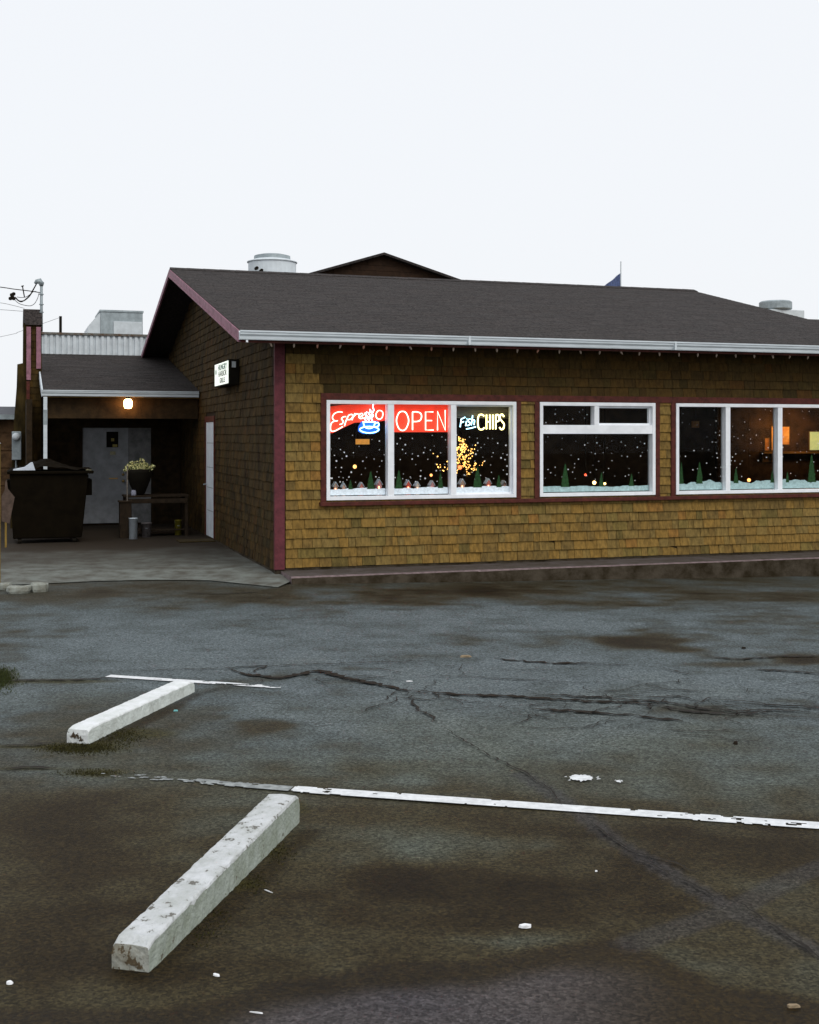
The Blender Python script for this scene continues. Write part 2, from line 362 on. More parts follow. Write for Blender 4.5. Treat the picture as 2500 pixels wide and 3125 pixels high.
cracks = [([(480, 1410), (520, 1423), (590, 1430), (640, 1420), (675, 1413), (720, 1428), (790, 1442), (860, 1456), (900, 1461)], .075),
          ([(480, 1410), (510, 1406), (560, 1404), (536, 1414), (520, 1422)], .03),
          ([(880, 1456), (950, 1464), (1010, 1466), (1100, 1469), (1200, 1477), (1330, 1482), (1400, 1487)], .06),
          ([(1100, 1462), (1250, 1470), (1400, 1480), (1480, 1495), (1560, 1500), (1640, 1497), (1740, 1506)], .045),
          ([(1380, 1488), (1450, 1500), (1540, 1506), (1620, 1502)], .05), ([(1500, 1475), (1560, 1478), (1640, 1488), (1740, 1494)], .03),
          ([(250, 1415), (480, 1409), (600, 1402), (740, 1398), (960, 1392)], .022),
          ([(1040, 1389), (1100, 1394), (1180, 1399), (1250, 1397)], .06), ([(1180, 1400), (1260, 1401), (1340, 1402)], .02),
          ([(1110, 1494), (1200, 1499), (1300, 1507), (1345, 1510)], .06), ([(1340, 1508), (1380, 1516), (1440, 1521)], .055),
          ([(860, 1460), (866, 1480), (890, 1500), (925, 1524)], .022),
          ([(935, 1532), (960, 1552), (1010, 1582), (1060, 1606), (1110, 1632), (1160, 1668), (1185, 1700)], .012),
          ([(1245, 1735), (1290, 1770), (1340, 1800), (1400, 1815), (1440, 1828), (1470, 1846)], .013),
          ([(1330, 1802), (1400, 1840), (1460, 1868), (1520, 1900)], .012), ([(1560, 1905), (1640, 1965), (1740, 2030)], .012),
          ([(0, 1437), (60, 1435), (130, 1434), (250, 1430)], .035), ([(0, 1574), (60, 1571), (140, 1565)], .03), ([(0, 1622), (60, 1618), (130, 1620)], .03),
          ([(1480, 1385), (1560, 1390), (1640, 1384), (1740, 1383)], .05), ([(1590, 1412), (1650, 1414), (1740, 1422)], .045),
          ([(900, 1424), (1010, 1428), (1150, 1436), (1240, 1441)], .016), ([(1400, 1410), (1440, 1421), (1460, 1424)], .02),
          ([(840, 1470), (900, 1476), (930, 1472)], .02), ([(1200, 1477), (1300, 1466), (1390, 1470), (1430, 1468), (1490, 1480)], .022),
          ([(1368, 1482), (1370, 1496)], .02), ([(1640, 1330), (1730, 1328)], .008), ([(380, 1250), (470, 1252), (545, 1248)], .04), ([(900, 1238), (980, 1240), (1060, 1236)], .03)]
for i, (pl, w) in enumerate(cracks):
    mb = MB(); ribbon(mb, gd(pl), w, M['crack'] if w > .05 else M['seal'], jit=.02 if w > .015 else .01); mb.obj('crack', ground)
mb = MB()
rr = random.Random(5)
def walk(x, y, L_, ang, w):
    pts = [(x, y)]
    for k in range(L_):
        ang += rr.gauss(0, .35); x += .09*math.cos(ang); y += .09*math.sin(ang)*.8; pts.append((x, y))
    ribbon(mb, pts, w, M['seal'], jit=.012)
for i in range(46):
    px = rr.uniform(1050, 1740); py = rr.gauss(1478, 26)
    p = gp(px*1.4493, py*1.4493); walk(p.x, p.y, rr.randint(4, 12), rr.choice([0, 3.14])+rr.gauss(0, .5), rr.uniform(.005, .015))
for i in range(16):
    p = gp(rr.uniform(500, 1000)*1.4493, rr.gauss(1440, 14)*1.4493); walk(p.x, p.y, rr.randint(3, 9), rr.uniform(0, 6.3), rr.uniform(.006, .016))
mb.obj('hairline_cracks', ground, kind='stuff')

M['paintg'] = mat('faded_marking', (.27, .29, .29), .8, .25, 20, .3, 160)
# ---- painted bay lines (flat paint, worn edges)
def paint_line(pts, w, holes, name='bay_line', seed=1, m=None, label=None):
    m = m or M['paintw']
    r = random.Random(seed); mb = MB(); P = [Vector(p) for p in pts]; D = (P[-1]-P[0]); L_ = D.length; d = D/L_; nn = Vector((-d.y, d.x))
    step = .012; n = int(L_/step); cols = 9; cell = w/cols
    # noise-driven flaking: cells missing
    X = np.array([[i*step for j in range(cols)] for i in range(n)]); Yc = np.array([[j*cell for j in range(cols)] for i in range(n)])
    N1 = fbm(X*16+seed*7, Yc*34, 60+seed, 4); N2 = fbm(X*2.1+seed, Yc*3, 80+seed, 2)
    for i in range(n):
        t = i/n; h = holes(t)
        j = 0
        while j < cols:
            e = abs(j-(cols-1)/2)/((cols-1)/2)
            ok = (N1[i, j]*.75+N2[i, j]*.25) > h+.05*(e**6)
            if not ok: j += 1; continue
            k = j
            while k+1 < cols:
                e = abs(k+1-(cols-1)/2)/((cols-1)/2)
                if (N1[i, k+1]*.75+N2[i, k+1]*.25) > h+.05*(e**6): k += 1
                else: break
            c = P[0]+d*(i*step)
            a0 = c+nn*(j*cell-w/2); a1 = c+nn*((k+1)*cell-w/2); b0 = a0+d*step; b1 = a1+d*step
            z = [float(gz(q_.x, q_.y))+.0075 for q_ in (a0, b0, b1, a1)]
            mb.add([(a0.x, a0.y, z[0]), (b0.x, b0.y, z[1]), (b1.x, b1.y, z[2]), (a1.x, a1.y, z[3])], [(0, 1, 2, 3)], m)
            j = k+1
    return mb.obj(name, None, kind='structure', label=label)
p0, p1, p2 = gp(893, 2411).xy, gp(1700, 2468).xy, gp(2620, 2532).xy
paint_line([p0, p2], .105, lambda t: .285+.10*max(0, (t-.72)/.28), label='white bay line running right from the near wheel stop')
paint_line([gp(285, 2362).xy, gp(893, 2411).xy], .085, lambda t: .50-.04*t, seed=2, m=M['paintg'], label='faded stretch of bay line left of the near wheel stop')
paint_line([gp(330, 2065).xy, gp(860, 2100).xy], .085, lambda t: .33+.28*max(0, (t-.42)/.58), seed=3, label='faded thin bay line behind the far wheel stop')

def porch_shade(m):  # paints porch shade into the concrete colour towards the back
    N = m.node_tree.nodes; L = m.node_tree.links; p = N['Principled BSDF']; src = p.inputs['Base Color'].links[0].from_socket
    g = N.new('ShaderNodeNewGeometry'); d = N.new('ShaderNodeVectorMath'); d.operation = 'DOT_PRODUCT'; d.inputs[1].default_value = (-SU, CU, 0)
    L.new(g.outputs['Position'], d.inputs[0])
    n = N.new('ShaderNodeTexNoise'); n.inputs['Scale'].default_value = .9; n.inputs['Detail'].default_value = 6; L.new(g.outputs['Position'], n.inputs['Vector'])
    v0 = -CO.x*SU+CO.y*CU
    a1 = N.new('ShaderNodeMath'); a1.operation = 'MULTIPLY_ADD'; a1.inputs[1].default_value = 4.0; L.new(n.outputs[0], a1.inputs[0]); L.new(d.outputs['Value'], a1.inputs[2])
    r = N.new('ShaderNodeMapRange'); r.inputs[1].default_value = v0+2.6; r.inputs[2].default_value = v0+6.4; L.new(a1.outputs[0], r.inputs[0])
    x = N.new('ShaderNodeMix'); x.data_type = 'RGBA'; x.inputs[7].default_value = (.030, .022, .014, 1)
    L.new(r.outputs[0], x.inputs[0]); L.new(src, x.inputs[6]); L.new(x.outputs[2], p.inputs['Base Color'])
porch_shade(M['concrete'])
# ---- concrete apron left of the building
ap = [B(.0, -.55), B(0, 13.5), B(-9.5, 13.5), B(-12, 1.5)]+[gp(a_, b_) for a_, b_ in [(-200, 1800), (0, 1789), (120, 1784), (300, 1776), (480, 1772), (640, 1774), (760, 1786), (848, 1795)]]
mb = MB(); n_ = len(ap)
AZ = .07
top = []; bot = []
for i, p in enumerate(ap):
    front = i >= 4
    top.append((p.x, p.y, .013 if front else AZ)); bot.append((p.x, p.y, -.08))
mid = [(p[0]+(ap[0].x-p[0])*0, p[1]+.95, AZ-.008) for p in top[4:]]
mb.add([B(0, .2, AZ), B(0, 13.5, AZ), B(-9.5, 13.5, AZ), B(-12, 3, AZ)]+[Vector(p) for p in mid], [tuple(range(4+len(mid)))], M['concrete'])
k = len(mid)
for i in range(k-1): mb.add([top[4+i], top[5+i], mid[i+1], mid[i]], [(0, 1, 2, 3)], M['concrete'])
last = top[-1]
mb.add([last, (B(0.05, -.6).x, B(0.05, -.6).y, .03), tuple(B(0.05, .2, AZ)), mid[-1]], [(0, 1, 2, 3)], M['concrete'])
mb.obj('concrete_apron', None, kind='structure', label='worn concrete apron in front of the covered back entrance')

# ------------------------------------------------------------------ RESTAURANT
Z0 = .136                                                      # bottom course
rest = thing('restaurant', 'low shingled restaurant with dark roof, maroon trim and white framed windows', 'building', (CO.x, CO.y, 0), ROT)
D_ = 13.4; UR = 14.0; SL = .236; RZ = 3.2845
def rz_top(v): return RZ+SL*v if v <= 6.69 else RZ+SL*(2*6.69-v)
W1u0, _ = on_v(995, 1300, 0); W1u1, _ = on_v(1573, 1300, 0)
W2u0, _ = on_v(1645, 1300, 0); W2u1, _ = on_v(1997, 1300, 0)
W3u0, _ = on_v(2060, 1300, 0); W3u1, _ = on_v(2548, 1300, 0)
_, WZ1 = on_v(995, 1221, 0); _, WZ0 = on_v(995, 1527, 0)
CW = .075
# wall mass with openings
mb = MB(); T = .16; TOPW = 3.1
segs = [(0, W1u0), (W1u1, W2u0), (W2u1, W3u0), (W3u1, UR)]
mb.box((0, 0, -.3), (UR, T, WZ0), M['felt'])
for a_, b_ in segs: mb.box((a_, 0, WZ0), (b_, T, WZ1), M['felt'])
mb.box((0, 0, WZ1), (UR, T, TOPW+.1), M['felt'])
wall_f = mb.obj('front_wall', rest)
mb = MB(); mb.prism([(T, -.3), (D_, -.3), (D_, rz_top(D_)-.13), (6.69, rz_top(6.69)-.13), (T, rz_top(T)-.13)], 0.002, T, M['felt'], 'x')
wall_s = mb.obj('side_wall', rest)
mb = MB(); mb.box((T, D_-.1, -.3), (UR, D_-.002, 3.1), M['felt']); mb.box((UR-.1, T, -.3), (UR-.001, D_-.1, 3.1), M['felt']); mb.obj('rear_walls', rest)

# shingles: wedge pieces
def wedge_mesh(m, name):
    b = MB(); t0, t1 = -.025, -.005
    b.add([(0, t0, 0), (1, t0, 0), (1, 0, 0), (0, 0, 0), (0, t1, 1), (1, t1, 1), (1, 0, 1), (0, 0, 1)],
          [(0, 3, 2, 1), (4, 5, 6, 7), (0, 1, 5, 4), (1, 2, 6, 5), (2, 3, 7, 6), (3, 0, 4, 7)], m)
    return b.mesh(name)
EXP = .1265
def cut(a_, b_, holes):
    iv = [(a_, b_)]
    for h0, h1 in holes:
        out = []
        for x0, x1 in iv:
            if h1 <= x0 or h0 >= x1: out.append((x0, x1)); continue
            if h0 > x0+.02: out.append((x0, h0))
            if h1 < x1-.02: out.append((h1, x1))
        iv = out
    return iv
HEAD = WZ1+.095; SILL = WZ0-.075
fr = []                                                        # u, w, z, h, matkey
row = 0; z = Z0
while z < 3.05:
    h = EXP
    holes = []
    zm = z+h*.5
    z1 = z+h
    if z < HEAD and z1 > SILL+.01:
        if z >= SILL-.02 and z < WZ1-.05:
            for a_, b_ in ((W1u0, W1u1), (W2u0, W2u1), (W3u0, W3u1)): holes.append((a_-CW, b_+CW))
        # band trims are proud of the shingles, so courses may run behind them
        if WZ1-.004 <= z < HEAD-.075: holes.append((W1u0-CW, UR))
    if z < SILL < z1: pass
    for x0, x1 in cut(.12, 11.5, holes):
        x = x0
        while x < x1-.015:
            w = random.choice([.09, .12, .15, .18, .21, .24])*random.uniform(.85, 1.12)
            if z > WZ1+.02: w *= 1.15
            if x+w > x1-.05: w = x1-x
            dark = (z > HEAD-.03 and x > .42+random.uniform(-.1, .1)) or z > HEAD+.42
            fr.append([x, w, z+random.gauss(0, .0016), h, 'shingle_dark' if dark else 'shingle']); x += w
    z += EXP; row += 1
for s in fr:
    Y = CO.y+SU*s[0]; s.append(s[1]*s[3]/Y/Y)
    # those hidden behind trims do not count as large
    if s[2] < SILL+.06 and s[2]+s[3] > SILL and s[0] > W1u0-.1: s[5] *= .3
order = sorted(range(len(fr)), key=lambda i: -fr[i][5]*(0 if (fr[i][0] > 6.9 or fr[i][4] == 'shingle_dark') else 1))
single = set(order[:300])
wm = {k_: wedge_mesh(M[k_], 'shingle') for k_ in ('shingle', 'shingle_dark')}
stuff = MB()
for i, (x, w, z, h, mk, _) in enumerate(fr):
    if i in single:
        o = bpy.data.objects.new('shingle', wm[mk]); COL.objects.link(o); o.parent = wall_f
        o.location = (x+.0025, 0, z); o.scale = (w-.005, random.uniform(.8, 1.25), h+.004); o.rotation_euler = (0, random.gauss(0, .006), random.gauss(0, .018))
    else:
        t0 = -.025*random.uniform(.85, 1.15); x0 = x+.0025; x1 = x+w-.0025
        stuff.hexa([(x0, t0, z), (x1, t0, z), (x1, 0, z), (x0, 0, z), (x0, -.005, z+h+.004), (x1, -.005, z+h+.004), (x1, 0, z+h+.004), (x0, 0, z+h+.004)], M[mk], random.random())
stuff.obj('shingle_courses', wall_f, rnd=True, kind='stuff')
# side wall shingles (outward is -u)
DV0, DZ1 = on_u(656, 1287, 0); DV1, _ = on_u(632, 1287, 0); DZ0 = .105
stuff = MB(); z = Z0-.03; sgl = []
while z < 4.75:
    holes = []
    if z+EXP > DZ0 and z < DZ1+.06: holes.append((DV0-.07, DV1+.07))
    vmax = D_
    zt = z+EXP
    lo = 0.0
    if zt > RZ-.16:                                             # clip under the slope
        lo = (zt-(RZ-.16))/SL-.35
    for x0, x1 in cut(max(.0, lo), min(vmax, 13.38-max(0, lo)), holes):
        x = x0
        while x < x1-.015:
            w = random.choice([.09, .12, .15, .18, .21, .24])*random.uniform(.85, 1.12)
            if x+w > x1-.05: w = x1-x
            t0 = -.019*random.uniform(.8, 1.3); a_, b_ = x+.0025, x+w-.0025; zz = z+random.gauss(0, .003); z1 = zz+EXP+.004
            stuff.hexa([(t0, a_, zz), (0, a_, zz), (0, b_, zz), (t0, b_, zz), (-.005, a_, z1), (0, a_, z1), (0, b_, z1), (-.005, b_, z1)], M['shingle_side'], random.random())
            x += w
    z += EXP
stuff.obj('shingle_courses', wall_s, rnd=True, kind='stuff')
# trims
mb = MB(); mb.box((-.026, -.031, Z0-.02), (.108, .0, 3.06), M['post']); mb.box((-.024, .002, Z0-.02), (.0, .04, 3.06), M['post']); mb.obj('corner_post', rest, bevel=.004)
mb = MB(); mb.box((W1u0-CW, -.034, WZ1+.004), (UR, 0, HEAD-.004), M['casing']); mb.obj('head_trim', rest, bevel=.004)
mb = MB(); mb.box((W1u0-CW-.02, -.075, SILL+.002), (UR, 0, WZ0-.022), M['casing']); mb.obj('sill_board', rest, bevel=.005)
for a_, b_ in ((W1u0-CW, W1u0-.003), (W1u1+.003, W1u1+CW), (W2u0-CW, W2u0-.003), (W2u1+.003, W2u1+CW), (W3u0-CW, W3u0-.003), (W3u1+.003, W3u1+CW)):
    mb = MB(); mb.box((a_, -.032, WZ0-.020), (b_, 0, WZ1+.002), M['casing']); mb.obj('casing', rest, bevel=.003)
mb = MB(); mb.box((.0, -.012, -.05), (UR, .0, Z0-.004), M['kerb_face']); mb.box((-.012, 0, -.05), (0, D_, Z0-.035), M['kerb_face']); mb.obj('foundation', rest)

# roof
OV, OE = .55, .52
roof = MB()
RT = .10
def rp(u, v, dz=0): return (u, v, rz_top(v)+dz)
def slab(poly, t, m):
    n = len(poly); vs = [rp(u, v, 0) for u, v in poly]+[rp(u, v, -t) for u, v in poly]
    roof.add(vs, [tuple(range(n)), tuple(range(n, 2*n))[::-1]]+[(i, (i+1) % n, n+(i+1) % n, n+i)[::-1] for i in range(n)], m)
slab([(-OV, -OE), (UR+.5, -OE), (UR+.5, 2.6), (9.95, 2.6), (10.2, 6.69), (-OV, 6.69)], RT, M['roof'])
slab([(-OV, 6.6901), (10.2, 6.6901), (10.2, D_+OE), (-OV, D_+OE)], RT, M['roof'])
roof_o = roof.obj('roof', rest)
# lower ridge falls away behind on the right
mb = MB(); z26 = rz_top(2.6); mb.add([(9.95, 2.603, z26), (UR+.5, 2.603, z26), (UR+.5, 7, z26-.7), (9.95, 7, z26-.7)], [(0, 1, 2, 3)], M['roof']); mb.obj('rear_slope', rest)
st = MB(); v = -OE-.015; k = 0; e = .143; th = .0045; rnd = random.Random(9)
while v < 6.69:
    u1 = UR+.5 if v+e < 2.6 else 10.0+.2*(v-2.6)/4.09
    u = -OV-.01-rnd.random()*.3
    while u < u1:
        w = .305; a_ = max(u+.003, -OV-.012); b_ = min(u+w-.003, u1)
        if b_ > a_+.02:
            v0 = v-rnd.uniform(0, .006); v1 = min(v+e*1.05, 6.69); t = th*rnd.uniform(.7, 1.3)
            q0, q1 = RZ+SL*v0, RZ+SL*v1
            st.hexa([(a_, v0, q0-.004), (b_, v0, q0-.004), (b_, v1, q1-.004), (a_, v1, q1-.004), (a_, v0, q0+t), (b_, v0, q0+t), (b_, v1, q1+.002), (a_, v1, q1+.002)], M['roof'], rnd.random())
        u += w
    v += e; k += 1
st.obj('roof_shingles', roof_o, rnd=True, kind='stuff')
mb = MB(); 
for i in range(36):
    a_ = -OV-.012+i*.3; b_ = min(a_+.31, 10.21)
    mb.hexa([(a_, 6.54, rz_top(6.54)+.004), (b_, 6.54, rz_top(6.54)+.002), (b_, 6.69, rz_top(6.69)+.012), (a_, 6.69, rz_top(6.69)+.014),
             (a_, 6.54, rz_top(6.54)+.016), (b_, 6.54, rz_top(6.54)+.013), (b_, 6.69, rz_top(6.69)+.03), (a_, 6.69, rz_top(6.69)+.033)], M['roof'], rnd.random())
    mb.hexa([(a_, 6.69, rz_top(6.69)+.012), (b_, 6.69, rz_top(6.69)+.012), (b_, 6.84, rz_top(6.84)+.004), (a_, 6.84, rz_top(6.84)+.004),
             (a_, 6.69, rz_top(6.69)+.033), (b_, 6.69, rz_top(6.69)+.03), (b_, 6.84, rz_top(6.84)+.016), (a_, 6.84, rz_top(6.84)+.016)], M['roof'], rnd.random())
mb.obj('ridge_caps', roof_o, rnd=True, kind='stuff')
# rake boards
def rake(v0, v1, name):
    mb = MB(); u0, u1 = -OV-.028, -OV-.003
    for (t, b_, du) in ((-.008, -.145, 0), (-.118, -.146, -.012)):
        mb.hexa([(u0+du, v0, rz_top(v0)+b_), (u1, v0, rz_top(v0)+b_), (u1, v1, rz_top(v1)+b_), (u0+du, v1, rz_top(v1)+b_),
                 (u0+du, v0, rz_top(v0)+t), (u1, v0, rz_top(v0)+t), (u1, v1, rz_top(v1)+t), (u0+du, v1, rz_top(v1)+t)], M['mauve'])
    mb.obj(name, rest, bevel=.003)
rake(-OE+.0, 6.689, 'rake_board'); rake(6.691, D_+OE, 'rake_board')
mb = MB(); mb.box((-OV+.0, -OE-.012, rz_top(-OE)-.15), (UR, -OE+.012, rz_top(-OE)-.012), M['casing']); mb.obj('fascia', rest)
mb = MB()
mb.hexa([(-OV, -OE+.013, rz_top(-OE)-.13), (UR, -OE+.013, rz_top(-OE)-.13), (UR, -.002, rz_top(0)-.13), (-OV, -.002, rz_top(0)-.13),
         (-OV, -OE+.013, rz_top(-OE)-.102), (UR, -OE+.013, rz_top(-OE)-.102), (UR, -.002, rz_top(0)-.102), (-OV, -.002, rz_top(0)-.102)], M['soffit'])
mb.hexa([(-OV, .0, rz_top(0)-.13), (-.001, .0, rz_top(0)-.13), (-.001, 6.69, rz_top(6.69)-.13), (-OV, 6.69, rz_top(6.69)-.13),
         (-OV, .0, rz_top(0)-.102), (-.001, .0, rz_top(0)-.102), (-.001, 6.69, rz_top(6.69)-.102), (-OV, 6.69, rz_top(6.69)-.102)], M['soffit'])
mb.obj('soffit', rest)
# gutter (K profile)
def gutter(parent, u0, u1, v, ztop, h=.112, d=.11, end=True):
    prof = [(0, 0), (0, -h), (-d*.62, -h), (-d*.66, -h+.012), (-d*.70, -h*.62), (-d*.88, -h*.42), (-d*.9, -h*.2), (-d, -h*.16), (-d, 0), (-d+.012, 0), (-d+.012, -.02), (-.01, -.02)]
    mb = MB(); n = len(prof)
    vs = [(u0, v+a_, ztop+b_) for a_, b_ in prof]+[(u1, v+a_, ztop+b_) for a_, b_ in prof]
    mb.add(vs, [(i, (i+1) % n, n+(i+1) % n, n+i) for i in range(n)]+[tuple(range(n))[::-1], tuple(range(n, 2*n))], M['gutter'])
    x = u0+3.0
    while x < u1:
        mb.box((x, v-d-.003, ztop-h-.002), (x+.03, v, ztop+.002), M['gutter']); x += 3.05
    return mb.obj('gutter', parent)
GV = -OE-.014
gutter(rest, -OV-.03, UR, GV, 3.155)
mb = MB(); mb.box((-OV+.05, GV-.06, 3.01), (-OV+.075, GV-.04, 3.045), M['white']); mb.obj('gutter_drip_outlet', rest)

# ---- windows
M['snow'] = mat('sprayed_snow', (.74, .83, .90), .9, .10, 30, .2, 60, spec=.1)
M['flake'] = mat('white_snow_dot', (.75, .76, .76), .9, .1, 30, spec=.1)
M['pine'] = mat('painted_green_tree', (.016, .060, .016), .8, .3, 40)
M['snow_unlit'] = mat('sprayed_snow_unlit', (.36, .51, .52), .9, .14, 26, .2, 60, spec=.1)  # same snow, dimmed in its colour where no neon light reaches
def frame_box(mb, u0, u1, z0, z1, v0, v1, w, m):
    mb.box((u0, v0, z0), (u0+w, v1, z1), m); mb.box((u1-w, v0, z0), (u1, v1, z1), m)
    mb.box((u0+w, v0, z0), (u1-w, v1, z0+w), m); mb.box((u0+w, v0, z1-w), (u1-w, v1, z1), m)
def snowbank(win, u0, u1, z0, seed, hh=.10, amp=.022):
    sm = M['snow'] if seed < 30 else M['snow_unlit']
    r = random.Random(seed); mb = MB(); n = 40; ph = [r.uniform(0, 6.28) for _ in range(4)]
    tops = []
    for i in range(n+1):
        u = u0+(u1-u0)*i/n; t = i/n
        tops.append((u, z0+hh+amp*(.6*math.sin(t*7+ph[0])+.3*math.sin(t*17+ph[1])+.25*math.sin(t*31+ph[2]))+r.gauss(0, .0022)))
    for i in range(n):
        a_, b_ = tops[i], tops[i+1]
        mb.hexa([(a_[0], .055, z0+.012), (b_[0], .055, z0+.012), (b_[0], .058, z0+.012), (a_[0], .058, z0+.012),
                 (a_[0], .055, a_[1]), (b_[0], .055, b_[1]), (b_[0], .058, b_[1]), (a_[0], .058, a_[1])], sm)
    mb.obj('painted_snow_bank', win); return tops
def painted_tree(win, u, z, h, w, seed=0):
    r = random.Random(seed+int(u*100)); mb = MB(); n = 7; L_ = []; R_ = []
    for i in range(n):
        t = i/n; ww = w*.5*(1-t)**.8
        L_ += [(u-ww*r.uniform(.85, 1.1), z+h*t), (u-ww*.7, z+h*(t+.55/n))]; R_ += [(u+ww*r.uniform(.85, 1.1), z+h*t), (u+ww*.7, z+h*(t+.55/n))]
    for (a_, b_), (c_, d_) in zip(zip(L_, R_), zip(L_[1:]+[(u, z+h)], R_[1:]+[(u+.001, z+h)])):
        mb.hexa([(a_[0], .0545, a_[1]), (b_[0], .0545, b_[1]), (b_[0], .0575, b_[1]), (a_[0], .0575, a_[1]),
                 (c_[0], .0545, c_[1]), (d_[0], .0545, d_[1]), (d_[0], .0575, d_[1]), (c_[0], .0575, c_[1])], M['pine'])
    mb.obj('painted_tree', win)
def snowdots(win, u0, u1, z0, z1, n, seed, big=1.):
    r = random.Random(seed); mb = MB(); pts = []
    tries = 0
    while len(pts) < n and tries < 6000:
        tries += 1
        p = (r.uniform(u0+.02, u1-.02), r.uniform(z0+.02, z1-.03))
        if all((p[0]-q_[0])**2+(p[1]-q_[1])**2 > .055**2 for q_ in pts): pts.append(p)
    for (u, z) in pts:
        rad = r.choice([.004, .005, .006, .0075, .0095])*big; k = 7
        vs = [(u+rad*math.cos(6.283*j/k), .0560, z+rad*math.sin(6.283*j/k)) for j in range(k)]
        vs += [(x_, .0585, z_) for x_, _, z_ in vs]
        mb.add(vs, [tuple(range(k)), tuple(range(k, 2*k))[::-1]]+[(i, (i+1) % k, k+(i+1) % k, k+i) for i in range(k)], M['flake'])
    mb.obj('painted_snow_dots', win, kind='stuff')
def pane(win, u0, u1, z0, z1, v=.06):
    mb = MB(); mb.box((u0, v, z0), (u1, v+.005, z1), M['glass']); mb.obj('pane', win)
FW = .048
def make_window(u0, u1):
    mb = MB(); frame_box(mb, u0, u1, WZ0, WZ1, -.040, .10, FW, M['white']); o = mb.obj('window', rest, bevel=.003); return o
def mull(win, ua, ub, z0, z1):
    mb = MB(); mb.box((ua, -.034, z0), (ub, .095, z1), M['white']); mb.obj('mullion', win, bevel=.003)
def inner_frame(win, u0, u1, z0, z1, w=.022):
    mb = MB(); frame_box(mb, u0, u1, z0, z1, .015, .075, w, M['white']); mb.obj('sash', win, bevel=.002)
pu = lambda px: on_v(px, 1300, -.03)[0]
# window 1
w1 = make_window(W1u0, W1u1)
m1 = (pu(1184), pu(1203)); m2 = (pu(1376), pu(1393))
mull(w1, *m1, WZ0+FW, WZ1-FW); mull(w1, *m2, WZ0+FW, WZ1-FW)
zi0, zi1 = WZ0+FW, WZ1-FW
bays1 = [(W1u0+FW, m1[0]), (m1[1], m2[0]), (m2[1], W1u1-FW)]
for i, (a_, b_) in enumerate(bays1):
    if i == 2: inner_frame(w1, a_, b_, zi0, zi1, .02)
    pane(w1, a_, b_, zi0, zi1)
    snowbank(w1, a_+.006, b_-.006, zi0, 10+i, .10, .012)
    snowdots(w1, a_, b_, zi0+.16, zi1-.38, 34, 20+i, 1.25)
    snowdots(w1, a_, b_, zi0+.12, zi0+.3, 6, 60+i, 1.1)
for px, h, w in ((1070, .13, .07), (1132, .24, .12), (1218, .25, .12), (1345, .21, .09), (1458, .29, .15), (1523, .17, .09)):
    painted_tree(w1, on_v(px, 1500, .05)[0], zi0+.09, h, w)
# window 2
w2 = make_window(W2u0, W2u1)
tb0, tb1 = on_v(1700, 1324, -.03)[1], on_v(1700, 1297, -.03)[1]
mb = MB(); mb.box((W2u0+FW, -.034, tb0), (W2u1-FW, .095, tb1), M['white']); mb.obj('transom_bar', w2, bevel=.003)
um = (pu(1814), pu(1828)); mull(w2, um[0], um[1], tb1, zi1)
inner_frame(w2, um[1], W2u1-FW, tb1, zi1, .028)
pane(w2, W2u0+FW, um[0], tb1, zi1); pane(w2, um[1], W2u1-FW, tb1, zi1); pane(w2, W2u0+FW, W2u1-FW, zi0, tb0)
snowbank(w2, W2u0+FW+.01, W2u1-FW-.01, zi0, 31, .085, .012)
snowdots(w2, W2u0+FW, W2u1-FW, zi0+.13, tb0, 60, 33, .95); snowdots(w2, W2u0+FW, um[0], tb1, zi1, 12, 34, .95)
for px, h, w in ((1726, .33, .15), (1836, .20, .09), (1928, .18, .09)): painted_tree(w2, on_v(px, 1500, .05)[0], zi0+.08, h, w)
# window 3
w3 = make_window(W3u0, W3u1)
m3 = (pu(2215), pu(2229)); m4 = (pu(2374), pu(2388))
mull(w3, *m3, zi0, zi1); mull(w3, *m4, zi0, zi1)
for i, (a_, b_) in enumerate([(W3u0+FW, m3[0]), (m3[1], m4[0]), (m4[1], W3u1-FW)]):
    pane(w3, a_, b_, zi0, zi1); snowbank(w3, a_+.006, b_-.006, zi0, 50+i, .125, .03); snowdots(w3, a_, b_, zi0+.16, zi1, 30, 70+i, .95)
for px, h, w in ((2080, .32, .09), (2136, .32, .13), (2247, .22, .1), (2358, .18, .08), (2404, .16, .07), (2478, .42, .17)): painted_tree(w3, on_v(px, 1500, .05)[0], zi0+.1, h, w)

# ---- side door with casing
mb = MB(); mb.box((-.014, DV0+.004, DZ0+.002), (.02, DV1-.004, DZ1-.002), M['door_white'])
for z_ in (.55, .95, 1.30, 1.72): mb.box((-.017, DV0+.1, z_), (-.0145, DV1-.1, z_+.012), M['steel'])
sdoor = mb.obj('door', rest, label='white side door seen edge on')
mb = MB(); mb.tube([(-.012, DV1-.07, 1.0), (-.06, DV1-.07, 1.0), (-.075, DV1-.13, 1.0)], .012, M['steel']); mb.obj('handle', sdoor)
mb = MB(); mb.box((-.026, DV0-.085, DZ0), (0, DV0-.002, DZ1+.002), M['casing']); mb.box((-.026, DV1+.002, DZ0), (0, DV1+.085, DZ1+.002), M['casing'])
mb.box((-.028, DV0-.085, DZ1+.003), (0, DV1+.085, DZ1+.1), M['casing']); mb.obj('door_casing', rest)

